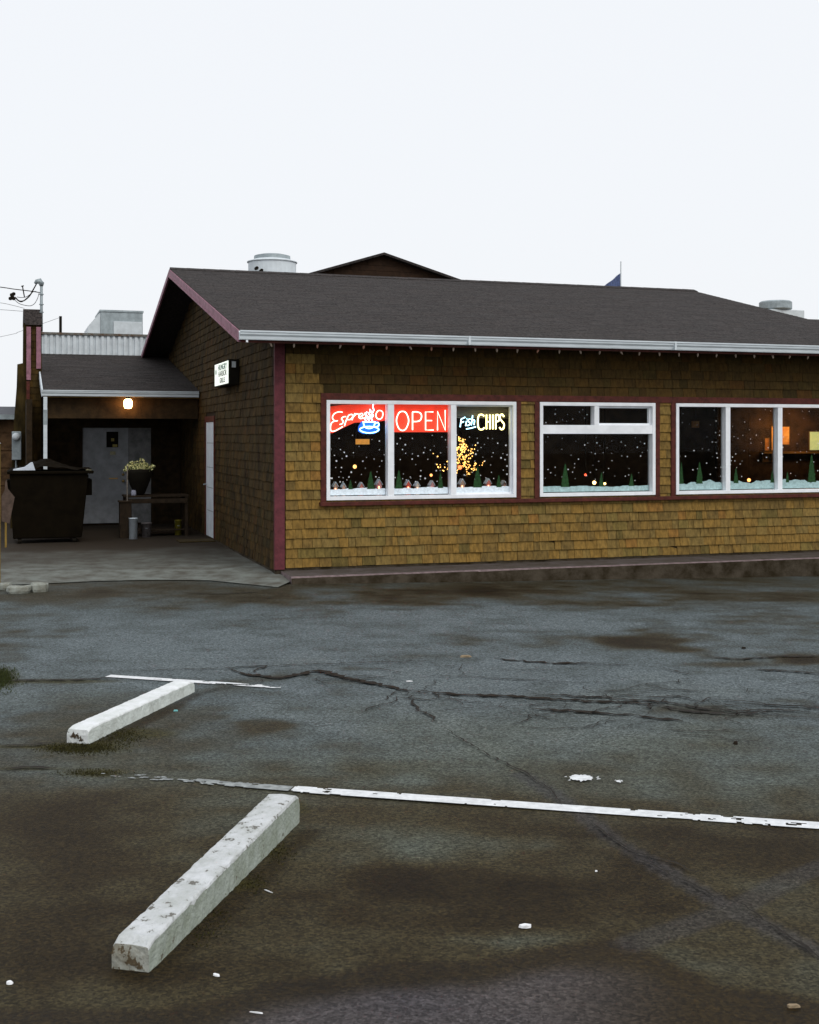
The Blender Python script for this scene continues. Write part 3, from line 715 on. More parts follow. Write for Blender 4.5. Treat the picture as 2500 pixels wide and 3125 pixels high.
# ---- interior
M['blind'] = mat('dusty_blind_slat', (.30, .27, .22), .7, .15, 5)
mb = MB()
IV = 5.2
mb.box((.2, IV, .0), (UR-.2, IV+.1, 2.75), M['int_wall']); mb.obj('interior_back_wall', rest)
mb = MB(); mb.box((.17, .17, .0), (UR-.2, IV, .1), M['int_dark']); mb.obj('interior_floor', rest)
mb = MB(); mb.box((.17, .17, 2.62), (UR-.2, IV, 2.72), M['int_wall']); mb.obj('interior_ceiling', rest)
mb = MB(); mb.box((.17, .17, .1), (.25, IV, 2.62), M['int_wall']); mb.obj('interior_side_wall', rest)
mb = MB()
for i in range(8): mb.hexa([(W1u0, .235, WZ1-.068-.022*i), (W1u1, .235, WZ1-.068-.022*i), (W1u1, .262, WZ1-.056-.022*i), (W1u0, .262, WZ1-.056-.022*i), (W1u0, .235, WZ1-.065-.022*i), (W1u1, .235, WZ1-.065-.022*i), (W1u1, .262, WZ1-.053-.022*i), (W1u0, .262, WZ1-.053-.022*i)], M['blind'])
mb.obj('raised_blind', rest)
mb = MB(); mb.box((W1u0, .27, WZ1-.20), (W1u1, .275, WZ1+.02), M['blind']); mb.obj('blind_header', rest)

# ------------------------------------------------------------------ kerb ledge along the front wall
kb = MB(); KW = .64; KT = .088
def kseg(u0, u1):
    g0 = float(gz(*B(u0, -KW).xy)); g1 = float(gz(*B(u1, -KW).xy))
    a0, a1 = B(u0, -.013, KT+.012), B(u1, -.013, KT+.012); b0, b1 = B(u0, -KW+.04, KT+.004), B(u1, -KW+.04, KT+.004)
    kb.add([a0, a1, b1, b0], [(0, 3, 2, 1)], M['kerb'])
    c0, c1 = B(u0, -KW, KT-.012+random.gauss(0, .002)), B(u1, -KW, KT-.012+random.gauss(0, .002))
    kb.add([b0, b1, c1, c0], [(0, 3, 2, 1)], M['kerb_edge'])
    d0, d1 = B(u0, -KW-.02, g0-.05), B(u1, -KW-.02, g1-.05)
    kb.add([c0, c1, d1, d0], [(0, 3, 2, 1)], M['kerb_face'])
u = .06
while u < 13: kseg(u, u+.5); u += .5
e0 = [B(.06, -.013, KT+.012), B(.06, -KW+.04, KT+.004), B(.06, -KW, KT-.012), B(.06, -KW-.02, -.05), B(.06, -.013, -.05)]
kb.add(e0, [(0, 1, 2, 3, 4)], M['kerb_edge'])
kb.obj('kerb_ledge', None, kind='structure', label='raised concrete kerb with worn pink edge under the windows')

# ------------------------------------------------------------------ wheel stops
M['stop'] = mat('chipped_white_stop_paint', (.60, .63, .62), .8, .1, 9, .8, 70, col2=(.47, .50, .48))
def stop_mat(name, c1, c2, chip, thr, sc):
    m = mat(name, c1, .85, .1, 10, .8, 55, col2=c2)
    N = m.node_tree.nodes; L = m.node_tree.links; p = N['Principled BSDF']
    src = p.inputs['Base Color'].links[0].from_socket
    tc = N.new('ShaderNodeTexCoord'); n = N.new('ShaderNodeTexNoise'); n.inputs['Scale'].default_value = sc; n.inputs['Detail'].default_value = 7; n.inputs['Roughness'].default_value = .7
    L.new(tc.outputs['Object'], n.inputs['Vector'])
    r = N.new('ShaderNodeMapRange'); r.inputs[1].default_value = thr; r.inputs[2].default_value = thr+.025; L.new(n.outputs[0], r.inputs[0])
    mxx = N.new('ShaderNodeMix'); mxx.data_type = 'RGBA'; mxx.inputs[7].default_value = (*chip, 1)
    L.new(r.outputs[0], mxx.inputs[0]); L.new(src, mxx.inputs[6]); L.new(mxx.outputs[2], p.inputs['Base Color'])
    return m
M['stop1'] = stop_mat('weathered_white_stop', (.58, .60, .62), (.42, .44, .43), (.15, .145, .13), .585, 20)
M['stop2'] = stop_mat('white_stop_paint', (.76, .78, .8), (.62, .65, .64), (.12, .10, .07), .70, 11)
M['stop_end1'] = stop_mat('bare_broken_concrete', (.36, .38, .35), (.2, .19, .15), (.08, .06, .035), .54, 22)
M['stop_end2'] = stop_mat('chipped_white_end', (.66, .68, .68), (.5, .53, .52), (.05, .035, .02), .56, 16)
M['stop_side1'] = stop_mat('darker_white_side', (.34, .38, .34), (.24, .27, .22), (.12, .11, .08), .62, 16)  # sides of the near stop, a darker tone than its top
M['stop_side2'] = stop_mat('white_side_paint', (.60, .65, .62), (.45, .48, .45), (.1, .08, .05), .69, 14)
def stop(near, far, w, h0, h1, mt, ms, mend, label):
    n0 = Vector(near); f0 = Vector(far); d = (f0-n0); L_ = d.length; ang = math.atan2(d.y, d.x)
    root = bpy.data.objects.new('wheel_stop', None)
    # local x = along, y = towards left of travel
    mb = MB(); NS, r = 60, random.Random(int(L_*1000))
    prof0 = [(0, 0), (.0, .55), (.006, .88), (.03, .975), (.09, 1.0), (.5, 1.012), (.91, 1.0), (.97, .975), (.994, .88), (1.0, .55), (1, 0)]
    ni = len(prof0); vs = []
    for i in range(NS+1):
        t = i/NS; x = L_*t; h = h0+(h1-h0)*t
        endk = min(1, min(t, 1-t)*NS/2.0); sh = .86+.14*endk
        for j, (a_, b_) in enumerate(prof0):
            y = w*(.5+(a_-.5)*(1 if b_ > .5 else 1.04)*(.97+.03*endk)); zz = h*b_*(sh if b_ > .8 else 1)
            xx = x
            if i in (0, NS): xx += (r.gauss(0, .004) if b_ > .0 else 0)+(.006 if b_ > .8 else 0)*(1 if i == 0 else -1)
            chip = r.random()
            if b_ > .8 and chip < .05: zz -= r.uniform(.003, .009)
            if b_ < .3 and False: pass
            vs.append((xx, y+r.gauss(0, .0012), zz+r.gauss(0, .0009)*(b_ > 0)))
    me_top, side = [], []
    for i in range(NS):
        for j in range(ni-1):
            f_ = (i*ni+j, i*ni+j+1, (i+1)*ni+j+1, (i+1)*ni+j)
            (me_top if 2 <= j <= 7 else side).append(f_)
    o_ = len(mb.v); mb.v += vs; mb.r += [0]*len(vs)
    for fs_, m_ in ((me_top, mt), (side, ms)):
        mb.f += fs_; mb.mi += [mb.mat(m_)]*len(fs_)
    mb.f += [tuple(range(ni))[::-1]]; mb.mi += [mb.mat(mend)]
    mb.f += [tuple(NS*ni+j for j in range(ni))]; mb.mi += [mb.mat(ms)]
    o = mb.obj('wheel_stop', None, label=label, cat='wheel stop', group='concrete wheel stops')
    o.location = (n0.x, n0.y, float(gz(n0.x, n0.y))-.003); o.rotation_euler = (0, 0, ang)
    b_ = o.modifiers.new('bevel', 'BEVEL'); b_.width = .004; b_.segments = 2; b_.limit_method = 'ANGLE'; b_.angle_limit = math.radians(50)
    return o
stop(gp(455, 2968).xy, gp(915, 2508).xy, .142, .103, .147, M['stop1'], M['stop_side1'], M['stop_end1'], 'near concrete wheel stop, dirty white with a broken bare front end')
stop(gp(270, 2271).xy, gp(594, 2112).xy, .145, .098, .088, M['stop2'], M['stop_side2'], M['stop_end2'], 'farther, whiter wheel stop with small black chips on its end')
# broken pieces at the left
M['rubble'] = mat('pale_broken_concrete', (.30, .32, .29), .9, .25, 8, 1, 40, col2=(.17, .17, .14))
def rock(name, c, s, seed, label, m, cat='concrete', group=None, rz=0.):
    r = random.Random(seed); mb = MB(); n = 9; rings = [(.92, 0), (1, .35), (.96, .8), (.82, 1.0)]; vs = []
    off = [r.uniform(.85, 1.12) for _ in range(n)]
    for k_, z_ in rings:
        for j in range(n):
            a_ = 6.283*j/n; sq = 1/max(abs(math.cos(a_)), abs(math.sin(a_)))**.75
            vs.append((s[0]*.5*k_*off[j]*math.cos(a_)*sq*r.uniform(.95, 1.05), s[1]*.5*k_*off[j]*math.sin(a_)*sq*r.uniform(.95, 1.05), s[2]*z_+(r.gauss(0, .05)*s[2] if z_ else 0)))
    fs = [tuple(range(n))[::-1], tuple(range(3*n, 4*n))]
    for i in range(3): fs += [(i*n+q_, i*n+(q_+1) % n, (i+1)*n+(q_+1) % n, (i+1)*n+q_) for q_ in range(n)]
    mb.add(vs, fs, m); o = mb.obj(name, None, label=label, cat=cat, group=group); o.location = c; o.rotation_euler = (0, 0, rz); return o
for (px, py, sx, sy, sz, sd_, lb) in ((52, 1812, .30, .22, .085, 1, 'long pale broken concrete chunk at the left edge of the lot'), (113, 1808, .19, .2, .105, 2, 'blocky concrete chunk right of the long pale one'),
                                      (8, 1800, .14, .2, .07, 5, 'small dirty concrete chunk cut by the left edge')):
    p = gp(px, py); rock('concrete_chunk', (p.x, p.y+.08, .0), (sx, sy, sz), sd_, lb, M['rubble'], 'concrete chunk', 'broken concrete chunks', .1)
# litter and marks
M['litter'] = mat('white_litter', (.75, .76, .78), .6, .08)
M['leaf'] = mat('dry_leaf', (.25, .19, .12), .8, .2)
M['cyan'] = mat('cyan_wrapper', (.18, .5, .5), .5, .1)
def scrap(name, px, py, w, l, h, m, label, cat, rz=0., seed=0, group=None):
    p = gp(px, py); r = random.Random(seed+px); mb = MB(); n = 8; vs = []
    for z_ in (0, 1):
        for j in range(n):
            a_ = 6.283*j/n; q_ = r.uniform(.8, 1.15)*(1 if z_ == 0 else .8)
            vs.append((w*.5*q_*math.cos(a_), l*.5*q_*math.sin(a_), h*z_*r.uniform(.6, 1)))
    mb.add(vs, [tuple(range(n))[::-1], tuple(range(n, 2*n))]+[(j, (j+1) % n, n+(j+1) % n, n+j) for j in range(n)], m)
    o = mb.obj(name, None, label=label, cat=cat, group=group); o.location = (p.x, p.y, float(gz(p.x, p.y))+.002); o.rotation_euler = (0, 0, rz)
scrap('paper_scrap', 1604, 2831, .052, .03, .012, M['litter'], 'bright white scrap on the dark stain right of centre', 'litter', .1, 1, 'litter')
scrap('paper_scrap', 660, 2979, .030, .014, .006, M['litter'], 'tiny white scrap just right of the near wheel stop end', 'litter', -.5, 2, 'litter')
scrap('paper_scrap', 30, 3003, .024, .022, .008, M['litter'], 'small white scrap in the lower left corner', 'litter', 0, 3, 'litter')
scrap('straw', 783, 3093, .05, .007, .004, M['litter'], 'short white straw lying at the bottom of the picture', 'litter', -.25, 4, 'litter')
scrap('straw', 820, 2722, .058, .005, .004, M['litter'], 'thin pale straw between the near wheel stop and the dark stain', 'litter', -.75, 5, 'litter')
scrap('dry_leaf', 1420, 2006, .10, .05, .02, M['leaf'], 'brown dry leaf lying in front of the building', 'leaf', .1, 6)
scrap('dry_leaf', 2422, 3075, .05, .02, .01, M['leaf'], 'pale curled leaf in the lower right corner', 'leaf', .1, 16)
scrap('paper_scrap', 1250, 2080, .055, .03, .005, M['litter'], 'little white scrap beside the long crack', 'litter', .0, 7, 'litter')
scrap('wrapper', 537, 2171, .035, .02, .01, M['cyan'], 'small cyan wrapper right of the farther wheel stop', 'litter', .3, 8, 'litter')
scrap('paper_scrap', 1820, 2661, .012, .01, .005, M['litter'], 'speck of white paper below the long white line', 'litter', .3, 9, 'litter')
scrap('pebble', 2245, 2272, .03, .03, .02, M['crack'], 'dark pebble right of the white paint splash', 'pebble', .3, 10)
scrap('twig', 2270, 1980, .05, .02, .015, M['crack'], 'small black twig near the dark oil stain', 'twig', .1, 12)
def splat(px, py, rx, ry, seed, label):
    c = gp(px, py); r = random.Random(seed); mb = MB(); n = 46
    vs = [(0, 0, .009)]+[(rx*math.cos(6.283*j/n)*r.uniform(.78, 1.06), ry*math.sin(6.283*j/n)*r.uniform(.75, 1.08), .009) for j in range(n)]
    mb.add(vs, [(0, 1+j, 1+(j+1) % n) for j in range(n)], M['paintw'])
    for k_ in range(8):
        a_ = r.uniform(0, 6.28); d_ = r.uniform(1.1, 1.45); s_ = r.uniform(.004, .012); x, y = rx*d_*math.cos(a_), ry*d_*math.sin(a_)
        mb.add([(x-s_, y-s_, .009), (x+s_, y-s_*.5, .009), (x+s_*.6, y+s_, .009)], [(0, 1, 2)], M['paintw'])
    o = mb.obj('paint_splash', None, kind='structure', label=label); o.location = (c.x, c.y, 0)
splat(1775, 2378, .068, .062, 3, 'round white paint splash on the asphalt'); splat(1888, 2389, .014, .02, 4, 'tiny paint spot beside the round splash')

# moss and grass
M['moss'] = mat('moss', (.035, .032, .008), .95, .4, 30); M['grass'] = mat('grass', (.035, .045, .010), .9, .3, 20)
def tufts(name, spots, n, hmax, m, label, seed):
    r = random.Random(seed); mb = MB()
    for (px, py, sx, sy, k_) in spots:
        for i in range(int(n*k_)):
            p = gp(r.gauss(px, sx), r.gauss(py, sy)); a_ = r.uniform(0, 6.28); w = r.uniform(.002, .005); h = hmax*r.uniform(.3, 1)
            dx, dy = w*math.cos(a_), w*math.sin(a_); lx, ly = r.gauss(0, h*.5), r.gauss(0, h*.5); g = float(gz(p.x, p.y))-.002
            mb.add([(p.x-dx, p.y-dy, g), (p.x+dx, p.y+dy, g), (p.x+lx, p.y+ly, g+h)], [(0, 1, 2)], m)
    mb.obj(name, None, kind='stuff', label=label)
tufts('moss', [(270, 2282, 45, 9, 1), (215, 2286, 40, 6, .6), (370, 2252, 40, 9, .5), (280, 2360, 50, 6, .4), (350, 2235, 50, 8, .4)], 1500, .014, M['moss'], 'dull green moss around the farther wheel stop', 3)
tufts('moss', [(845, 2600, 30, 16, .5), (760, 2690, 40, 20, .5), (640, 2800, 40, 20, .35), (600, 2850, 40, 20, .3)], 500, .010, M['moss'], 'sparse moss along the right foot of the near wheel stop', 4)
tufts('grass', [(5, 2068, 22, 14, 1), (-20, 2075, 30, 18, 1.3)], 1300, .03, M['grass'], 'patch of grass at the left edge of the lot', 5)

# ------------------------------------------------------------------ ANNEX with covered entrance (left of the side wall)
annex = thing('entrance_annex', 'low shingled annex with white gutter over a dark covered entrance', 'building', (CO.x, CO.y, 0), ROT)
AV0, AV1 = 6.75, 12.0; AE, AT = 2.665, 3.63; AW = 9.35           # eave v, roof top v, heights, back wall v
AUL = on_v(132, 1203, AV0)[0]; AUR = -.025
def az(v): return AE+(AT-AE)*(v-AV0)/(AV1-AV0)
mb = MB()
mb.hexa([(AUL, AV0, az(AV0)-.1), (AUR, AV0, az(AV0)-.1), (AUR, AV1, az(AV1)-.1), (AUL, AV1, az(AV1)-.1), (AUL, AV0, az(AV0)), (AUR, AV0, az(AV0)), (AUR, AV1, az(AV1)), (AUL, AV1, az(AV1))], M['roof'])
aroof = mb.obj('roof', annex)
st = MB(); v = AV0-.015; sl_ = (AT-AE)/(AV1-AV0)
while v < AV1:
    u = AUL-.01-rnd.random()*.3
    while u < AUR:
        a_ = max(u+.003, AUL-.012); b_ = min(u+.302, AUR)
        if b_ > a_+.02:
            v1 = min(v+.15, AV1); t = .007*rnd.uniform(.6, 1.3)
            st.hexa([(a_, v, az(v)-.004), (b_, v, az(v)-.004), (b_, v1, az(v1)-.004), (a_, v1, az(v1)-.004), (a_, v, az(v)+t), (b_, v, az(v)+t), (b_, v1, az(v1)+.002), (a_, v1, az(v1)+.002)], M['roof'], rnd.random())
        u += .305
    v += .143
st.obj('roof_shingles', aroof, rnd=True, kind='stuff')
gutter(annex, AUL-.03, AUR-.02, AV0-.014, AE-.01, .105, .1)
mb = MB(); mb.hexa([(AUL-.03, AV0-.02, az(AV0)-.13), (AUL-.005, AV0-.02, az(AV0)-.13), (AUL-.005, AV0+2.4, az(AV0+2.4)-.13), (AUL-.03, AV0+2.4, az(AV0+2.4)-.13),
                    (AUL-.03, AV0-.02, az(AV0)+.012), (AUL-.005, AV0-.02, az(AV0)+.012), (AUL-.005, AV0+2.4, az(AV0+2.4)+.012), (AUL-.03, AV0+2.4, az(AV0+2.4)+.012)], M['gutter']); mb.obj('rake_board', annex, bevel=.003)
mb = MB(); mb.box((AUL+.003, AV0-.075, .07), (AUL+.068, AV0-.018, AE-.13), M['gutter']); mb.obj('downspout', annex, bevel=.004)
mb = MB(); mb.box((AUL+.001, AV0-.078, AE-.62), (AUL+.070, AV0-.016, AE-.36), M['steel']); mb.obj('downspout_sleeve', annex)
DU0 = on_v(252, 1305, AW)[0]; DU1 = on_v(393, 1305, AW)[0]; DU2 = on_v(462, 1305, AW)[0]; DT = on_v(350, 1305, AW)[1]; DB = .10
M['glow_beam'] = mat('brown_glow_beam', (.038, .022, .008), .85, .25, 8, .3, 40)
M['door_panel'] = mat('shaded_grey_panel_paint', (.26, .265, .27), .7, .2, 6)
M['annex_wall'] = mat('dark_brown_annex_siding', (.028, .017, .007), .9, .3, 8, .4, 40)
mb = MB()
mb.box((AUL-.3, AW, -.1), (DU0, AW+.12, az(AW)-.11), M['annex_wall']); mb.box((DU2, AW, -.1), (-.03, AW+.12, az(AW)-.11), M['annex_wall'])
mb.box((DU0, AW, DT), (DU2, AW+.12, az(AW)-.11), M['annex_wall']); mb.box((DU0, AW+.05, -.1), (DU2, AW+.12, DB), M['annex_wall'])
awall = mb.obj('back_wall', annex)
bw = MB(); z = .12
while z < az(AW)-.16:                                           # board courses
    for x0, x1 in (cut(AUL-.28, -.04, [(DU0-.06, DU2+.06)]) if z < DT+.05 else [(AUL-.28, -.04)]):
        bw.hexa([(x0, AW-.022, z), (x1, AW-.022, z), (x1, AW, z), (x0, AW, z), (x0, AW-.006, z+.125), (x1, AW-.006, z+.125), (x1, AW, z+.125), (x0, AW, z+.125)], M['annex_wall'])
    z += .127
bw.obj('siding_courses', awall)
mb = MB(); mb.box((AUL-.28, AV0+.3, -.1), (AUL-.18, AV1, 2.5), M['annex_wall']); mb.obj('left_wall', annex)
mb = MB(); mb.box((AUL-.2, AV1-.1, -.1), (-.03, AV1, AT-.11), M['annex_wall']); mb.obj('rear_wall', annex)
mb = MB(); mb.hexa([(AUL, AV0+.01, az(AV0)-.14), (AUR, AV0+.01, az(AV0)-.14), (AUR, AW, az(AW)-.14), (AUL, AW, az(AW)-.14), (AUL, AV0+.01, az(AV0)-.102), (AUR, AV0+.01, az(AV0)-.102), (AUR, AW, az(AW)-.102), (AUL, AW, az(AW)-.102)], M['soffit']); mb.obj('porch_ceiling', annex)
# door leaf
mb = MB(); mb.box((DU0+.004, AW+.012, DB+.01), (DU1-.003, AW+.048, DT-.004), M['door_grey']); adoor = mb.obj('door', annex, label='worn grey entrance door with a small dark window', bevel=.003)
mb = MB(); uc = on_v(344, 1330, AW); mb.box((uc[0]-.12, AW+.004, 1.62), (uc[0]+.11, AW+.0115, 1.93), M['black']); dwin = mb.obj('door_window', adoor)
M['notice'] = mat('yellow_notice', (.45, .38, .12), .7, .2); M['notice2'] = mat('pale_notice', (.5, .47, .3), .7, .2)
mb = MB(); mb.box((uc[0]-.03, AW-.001, 1.74), (uc[0]+.03, AW+.0035, 1.80), M['notice']); mb.box((uc[0]+.0, AW-.001, 1.63), (uc[0]+.09, AW+.0035, 1.68), M['notice']); mb.obj('window_sticker', adoor)
mb = MB(); mb.box((uc[0]-.05, AW+.005, 1.47), (uc[0]+.06, AW+.0115, 1.54), M['notice2']); mb.obj('notice', adoor)
mb = MB(); mb.box((uc[0]-.07, AW+.003, .985), (uc[0]+.1, AW+.0115, 1.01), M['brass']); mb.obj('letter_slot', adoor)
kn = on_v(376, 1468, AW)
mb = MB(); mb.lathe((0, 0, 0), [(.012, 0), (.012, .03), (.028, .04), (.03, .055), (.02, .068), (.002, .07)], M['brass'], 12); o = mb.obj('knob', adoor, smooth=True); o.location = (kn[0], AW+.011, kn[1]); o.rotation_euler = (math.pi/2, 0, 0)
mb = MB(); mb.lathe((0, 0, 0), [(.027, 0), (.025, .02), (.002, .022)], M['brass'], 12); o = mb.obj('deadbolt', adoor, smooth=True); o.location = (kn[0], AW+.011, kn[1]+.13); o.rotation_euler = (math.pi/2, 0, 0)
mb = MB(); mb.box((DU1+.003, AW+.016, DB+.01), (DU2-.004, AW+.05, DT-.004), M['door_panel']); mb.obj('side_panel', annex, label='narrow grey panel beside the door', bevel=.002)
mb = MB(); mb.box((DU0-.07, AW-.03, .07), (DU0-.002, AW, DT+.002), M['annex_wall']); mb.box((DU2+.002, AW-.03, .07), (DU2+.07, AW, DT+.002), M['annex_wall']); mb.box((DU0-.07, AW-.032, DT+.003), (DU2+.07, AW, DT+.09), M['annex_wall']); mb.obj('door_casing', annex)
# porch lamp
mb = MB(); mb.box((AUL+.002, AV0+.16, 2.16), (AUR, AV0+.24, AE-.135), M['glow_beam']); mb.obj('glow_catching_beam', annex, bevel=.004)  # beam added behind the lamp to catch its glow as a halo
lu, lz = on_v(391, 1232, AV0+.03)
lamp = thing('porch_lamp', 'glowing jelly jar lamp under the annex gutter', 'lamp', B(lu, AV0+.03, lz), ROT)
mb = MB(); mb.lathe((0, 0, 0), [(.02, -.085), (.055, -.08), (.07, -.05), (.075, .03), (.06, .075), (.03, .085)], emis('lamp_glow', (1, .52, .2), 26), 14); mb.obj('lamp_glass', lamp, smooth=True)
mb = MB(); mb.lathe((0, 0, 0), [(.055, .084), (.06, .10), (.03, .12), (.02, .135)], M['black'], 12); mb.box((-.03, 0, .10), (.03, .129, .13), M['black']); mb.obj('lamp_cap', lamp)

# pale corrugated parapet band behind the annex roof
mb = MB(); par = thing('rooftop_parapet', 'pale corrugated metal parapet behind the annex roof', 'parapet', B(0, AV1, 0), ROT)
PU0 = on_v(118, 1050, AV1)[0]; u = PU0; pts = []
PZ0, PZ1 = AT-.1, 4.05
while u < -.3: 
    mb.box((u, -.02, PZ0), (u+.06, .03, PZ1), M['ltsteel']); mb.box((u+.06, .015, PZ0), (u+.12, .03, PZ1), M['ltsteel']); u += .12
mb.obj('corrugated_sheet', par)
M['rust'] = mat('rusty_cap', (.10, .06, .035), .8, .4, 12, col2=(.16, .17, .16))
mb = MB(); mb.box((PU0, -.04, PZ1+.001), (-.3, .12, PZ1+.05), M['rust']); mb.obj('cap_flashing', par)
mb = MB(); mb.box((PU0+.05, .12, .0), (-.3, 5, PZ1-.12), M['annex_wall']); mb.obj('wall_behind', par)
# rooftop unit
hv = 16.0; hu0, hz0 = on_v(345-38, 1015, hv); hu1, hz1 = on_v(436, 949, hv)
hs = on_v(278, 1015, hv+2.)
unit = thing('rooftop_unit', 'grey sheet metal ventilation unit on the flat roof behind the annex', 'ventilation unit', B(hu0, hv, PZ1-.12), ROT)
W_, H_ = hu1-hu0, hz1-PZ1+.12
mb = MB(); mb.box((0, 0, 0), (W_, 1.9, H_-.05), M['steel']); mb.obj('cabinet', unit, bevel=.01)
mb = MB(); mb.prism([(-.38, 0), (-.004, 0), (-.004, H_-.06), (-.30, H_*.62)], .02, 1.8, M['ltsteel'], 'y'); mb.obj('intake_hood', unit)
mb = MB(); mb.box((-.02, -.02, H_-.048), (W_+.02, 1.92, H_), M['steel']); mb.obj('lid', unit)
mb = MB(); mb.box((.32, -.03, .02), (W_-.02, -.003, H_*.74), M['ltsteel']); mb.obj('access_panel', unit, bevel=.005)
# vent pipe
vu, vz = on_v(185, 965, 14.)
vp = thing('vent_pipe', 'thin dark vent pipe behind the parapet', 'pipe', B(vu, 14., 3.9), ROT)
mb = MB(); mb.tube([(0, 0, 0), (0, 0, vz-3.9)], .032, M['black'], 8); mb.obj('pipe', vp); mb = MB(); mb.tube([(0, 0, .28), (.12, 0, .17), (.26, 0, .08)], .007, M['black']); mb.tube([(.14, 0, .16), (.24, 0, .14)], .02, M['black']); mb.obj('stay_wire', vp)

# ------------------------------------------------------------------ far-left tower
TV = 9.0
def tu(px): return on_v(px, 1100, TV)[0]
def tz(py): return on_v(100, py, TV)[1]
tower = thing('chimney_chase', 'narrow shingled chimney tower with two mauve trim boards', 'chimney', B(tu(99), TV, .07), ROT)
u0 = tu(99); 
def T2(px): return tu(px)-u0
zt = lambda py: tz(py)-.07
mb = MB(); mb.box((T2(78), 0, 0), (T2(127.5), .5, zt(985)), M['shingle_side'])
mb.prism([(T2(32), 0), (T2(78)-.001, 0), (T2(78)-.001, zt(985)), (T2(71), zt(985)), (T2(70), zt(1108)), (T2(53), zt(1112)), (T2(51), zt(1180)), (T2(44), zt(1270)), (T2(40), zt(1340)), (T2(36), zt(1420))], .06, .6, M['shingle_side'], 'y'); tb = mb.obj('tower_body', tower)
mb = MB(); r_ = random.Random(3); z = 0.05
while z < zt(995):
    for (a_, b_) in ((T2(79), T2(127)),):
        x = a_
        while x < b_-.01:
            w = min(r_.uniform(.08, .16), b_-x); mb.hexa([(x+.002, -.016, z), (x+w-.002, -.016, z), (x+w-.002, 0, z), (x+.002, 0, z), (x+.002, -.004, z+.128), (x+w-.002, -.004, z+.128), (x+w-.002, 0, z+.128), (x+.002, 0, z+.128)], M['shingle_side'], r_.random()); x += w
    z += .127
mb.obj('shingle_courses', tb, rnd=True, kind='stuff')
for a_, b_, y0, y1 in ((81, 94.5, 1160, 998), (111, 125, 1125, 998)):
    mb = MB(); mb.box((T2(a_), -.045, zt(y0)), (T2(b_), -.0165, zt(y1)), M['mauve']); mb.obj('trim_board', tower, bevel=.003)
mb = MB(); mb.box((T2(81), -.034, 0.02), (T2(91), -.0165, zt(1164)), M['casing']); mb.obj('corner_board', tower, bevel=.003)
mb = MB(); mb.hexa([(T2(78), -.07, zt(992)), (T2(129), -.07, zt(992)), (T2(129), .6, zt(992)), (T2(70), .6, zt(992)), (T2(71), .12, zt(942)), (T2(129), .12, zt(942)), (T2(129), .5, zt(942)), (T2(71), .5, zt(942))], M['roof']); mb.obj('cap_roof', tower)
# service mast
ms = thing('service_mast', 'grey electrical service mast with weatherhead above the chimney tower', 'service mast', B(tu(127), TV+.1, tz(1010)), ROT)
zb = tz(1010)
mb = MB(); mb.tube([(0, 0, 0), (0, 0, tz(868)-zb)], .027, M['steel'], 8); mb.obj('mast_pipe', ms, smooth=True)
for py in (895, 926, 950):
    mb = MB(); mb.tube([(0, 0, tz(py+2)-zb), (0, 0, tz(py-1)-zb)], .043, M['steel'], 8); mb.obj('clamp', ms)
mb = MB(); zz = tz(862)-zb; mb.tube([(.0, 0, zz-.05), (.0, 0, zz+.0), (-.03, 0, zz+.045), (-.09, 0, zz+.03), (-.12, 0, zz-.01)], [.035, .055, .06, .045, .025], M['steel'], 10); mb.obj('weatherhead', ms, smooth=True)
def P2(px, py): q_ = on_v(px, py, TV+.1); return (q_[0]-tu(127), 0, q_[1]-zb)
for pts, r_ in (([(114, 862), (104, 880), (94, 898), (86, 908), (72, 918), (58, 918), (48, 908)], .012), ([(112, 866), (100, 886), (92, 900), (80, 912), (66, 921), (54, 916), (46, 906)], .010),
                ([(119, 895), (115, 910), (106, 926), (94, 933), (78, 932), (58, 926), (44, 914)], .006), ([(118, 893), (105, 889), (94, 897), (80, 906), (64, 908), (52, 906)], .006)):
    mb = MB(); mb.tube(catmull([P2(*p) for p in pts], 5), r_, M['black'], 5); mb.obj('cable_loop', ms)
mb = MB()
for dx, dy in ((36, 900), (42, 897), (32, 911), (42, 911), (38, 905)):
    p = P2(dx, dy); mb.lathe(p, [(.005, -.035), (.03, -.025), (.036, 0), (.03, .025), (.005, .035)], M['black'], 8)
mb.obj('splice_cluster', ms)
mb = MB(); mb.tube([P2(69, 874), P2(75, 907)], .011, M['black']); mb.tube([P2(65, 874), P2(73, 872)], .012, M['black']); mb.obj('spreader_bar', ms)
def wire(pts, r, label, v=TV+.1):
    mb = MB(); P = [B(*[on_v(a_, b_, v)[0], v], on_v(a_, b_, v)[1]) for a_, b_ in pts]; mb.tube(catmull(P, 6), r, M['black'], 5); mb.obj('wire', None, label=label, cat='wire', group='overhead wires')
wire([(-500, 800), (-200, 850), (0, 876), (40, 882), (90, 888), (128, 894)], .009, 'thick service wire running left from the mast')
wire([(-500, 860), (-100, 912), (0, 924), (40, 932), (75, 941)], .004, 'upper of two thin wires left of the chimney tower', TV+.3)
wire([(-500, 925), (-100, 941), (0, 945), (70, 950)], .004, 'lower of two thin wires left of the chimney tower', TV+.3)
wire([(-500, 1130), (0, 1028), (60, 1012), (180, 970)], .004, 'thin slack wire rising to the vent pipe', 14.)

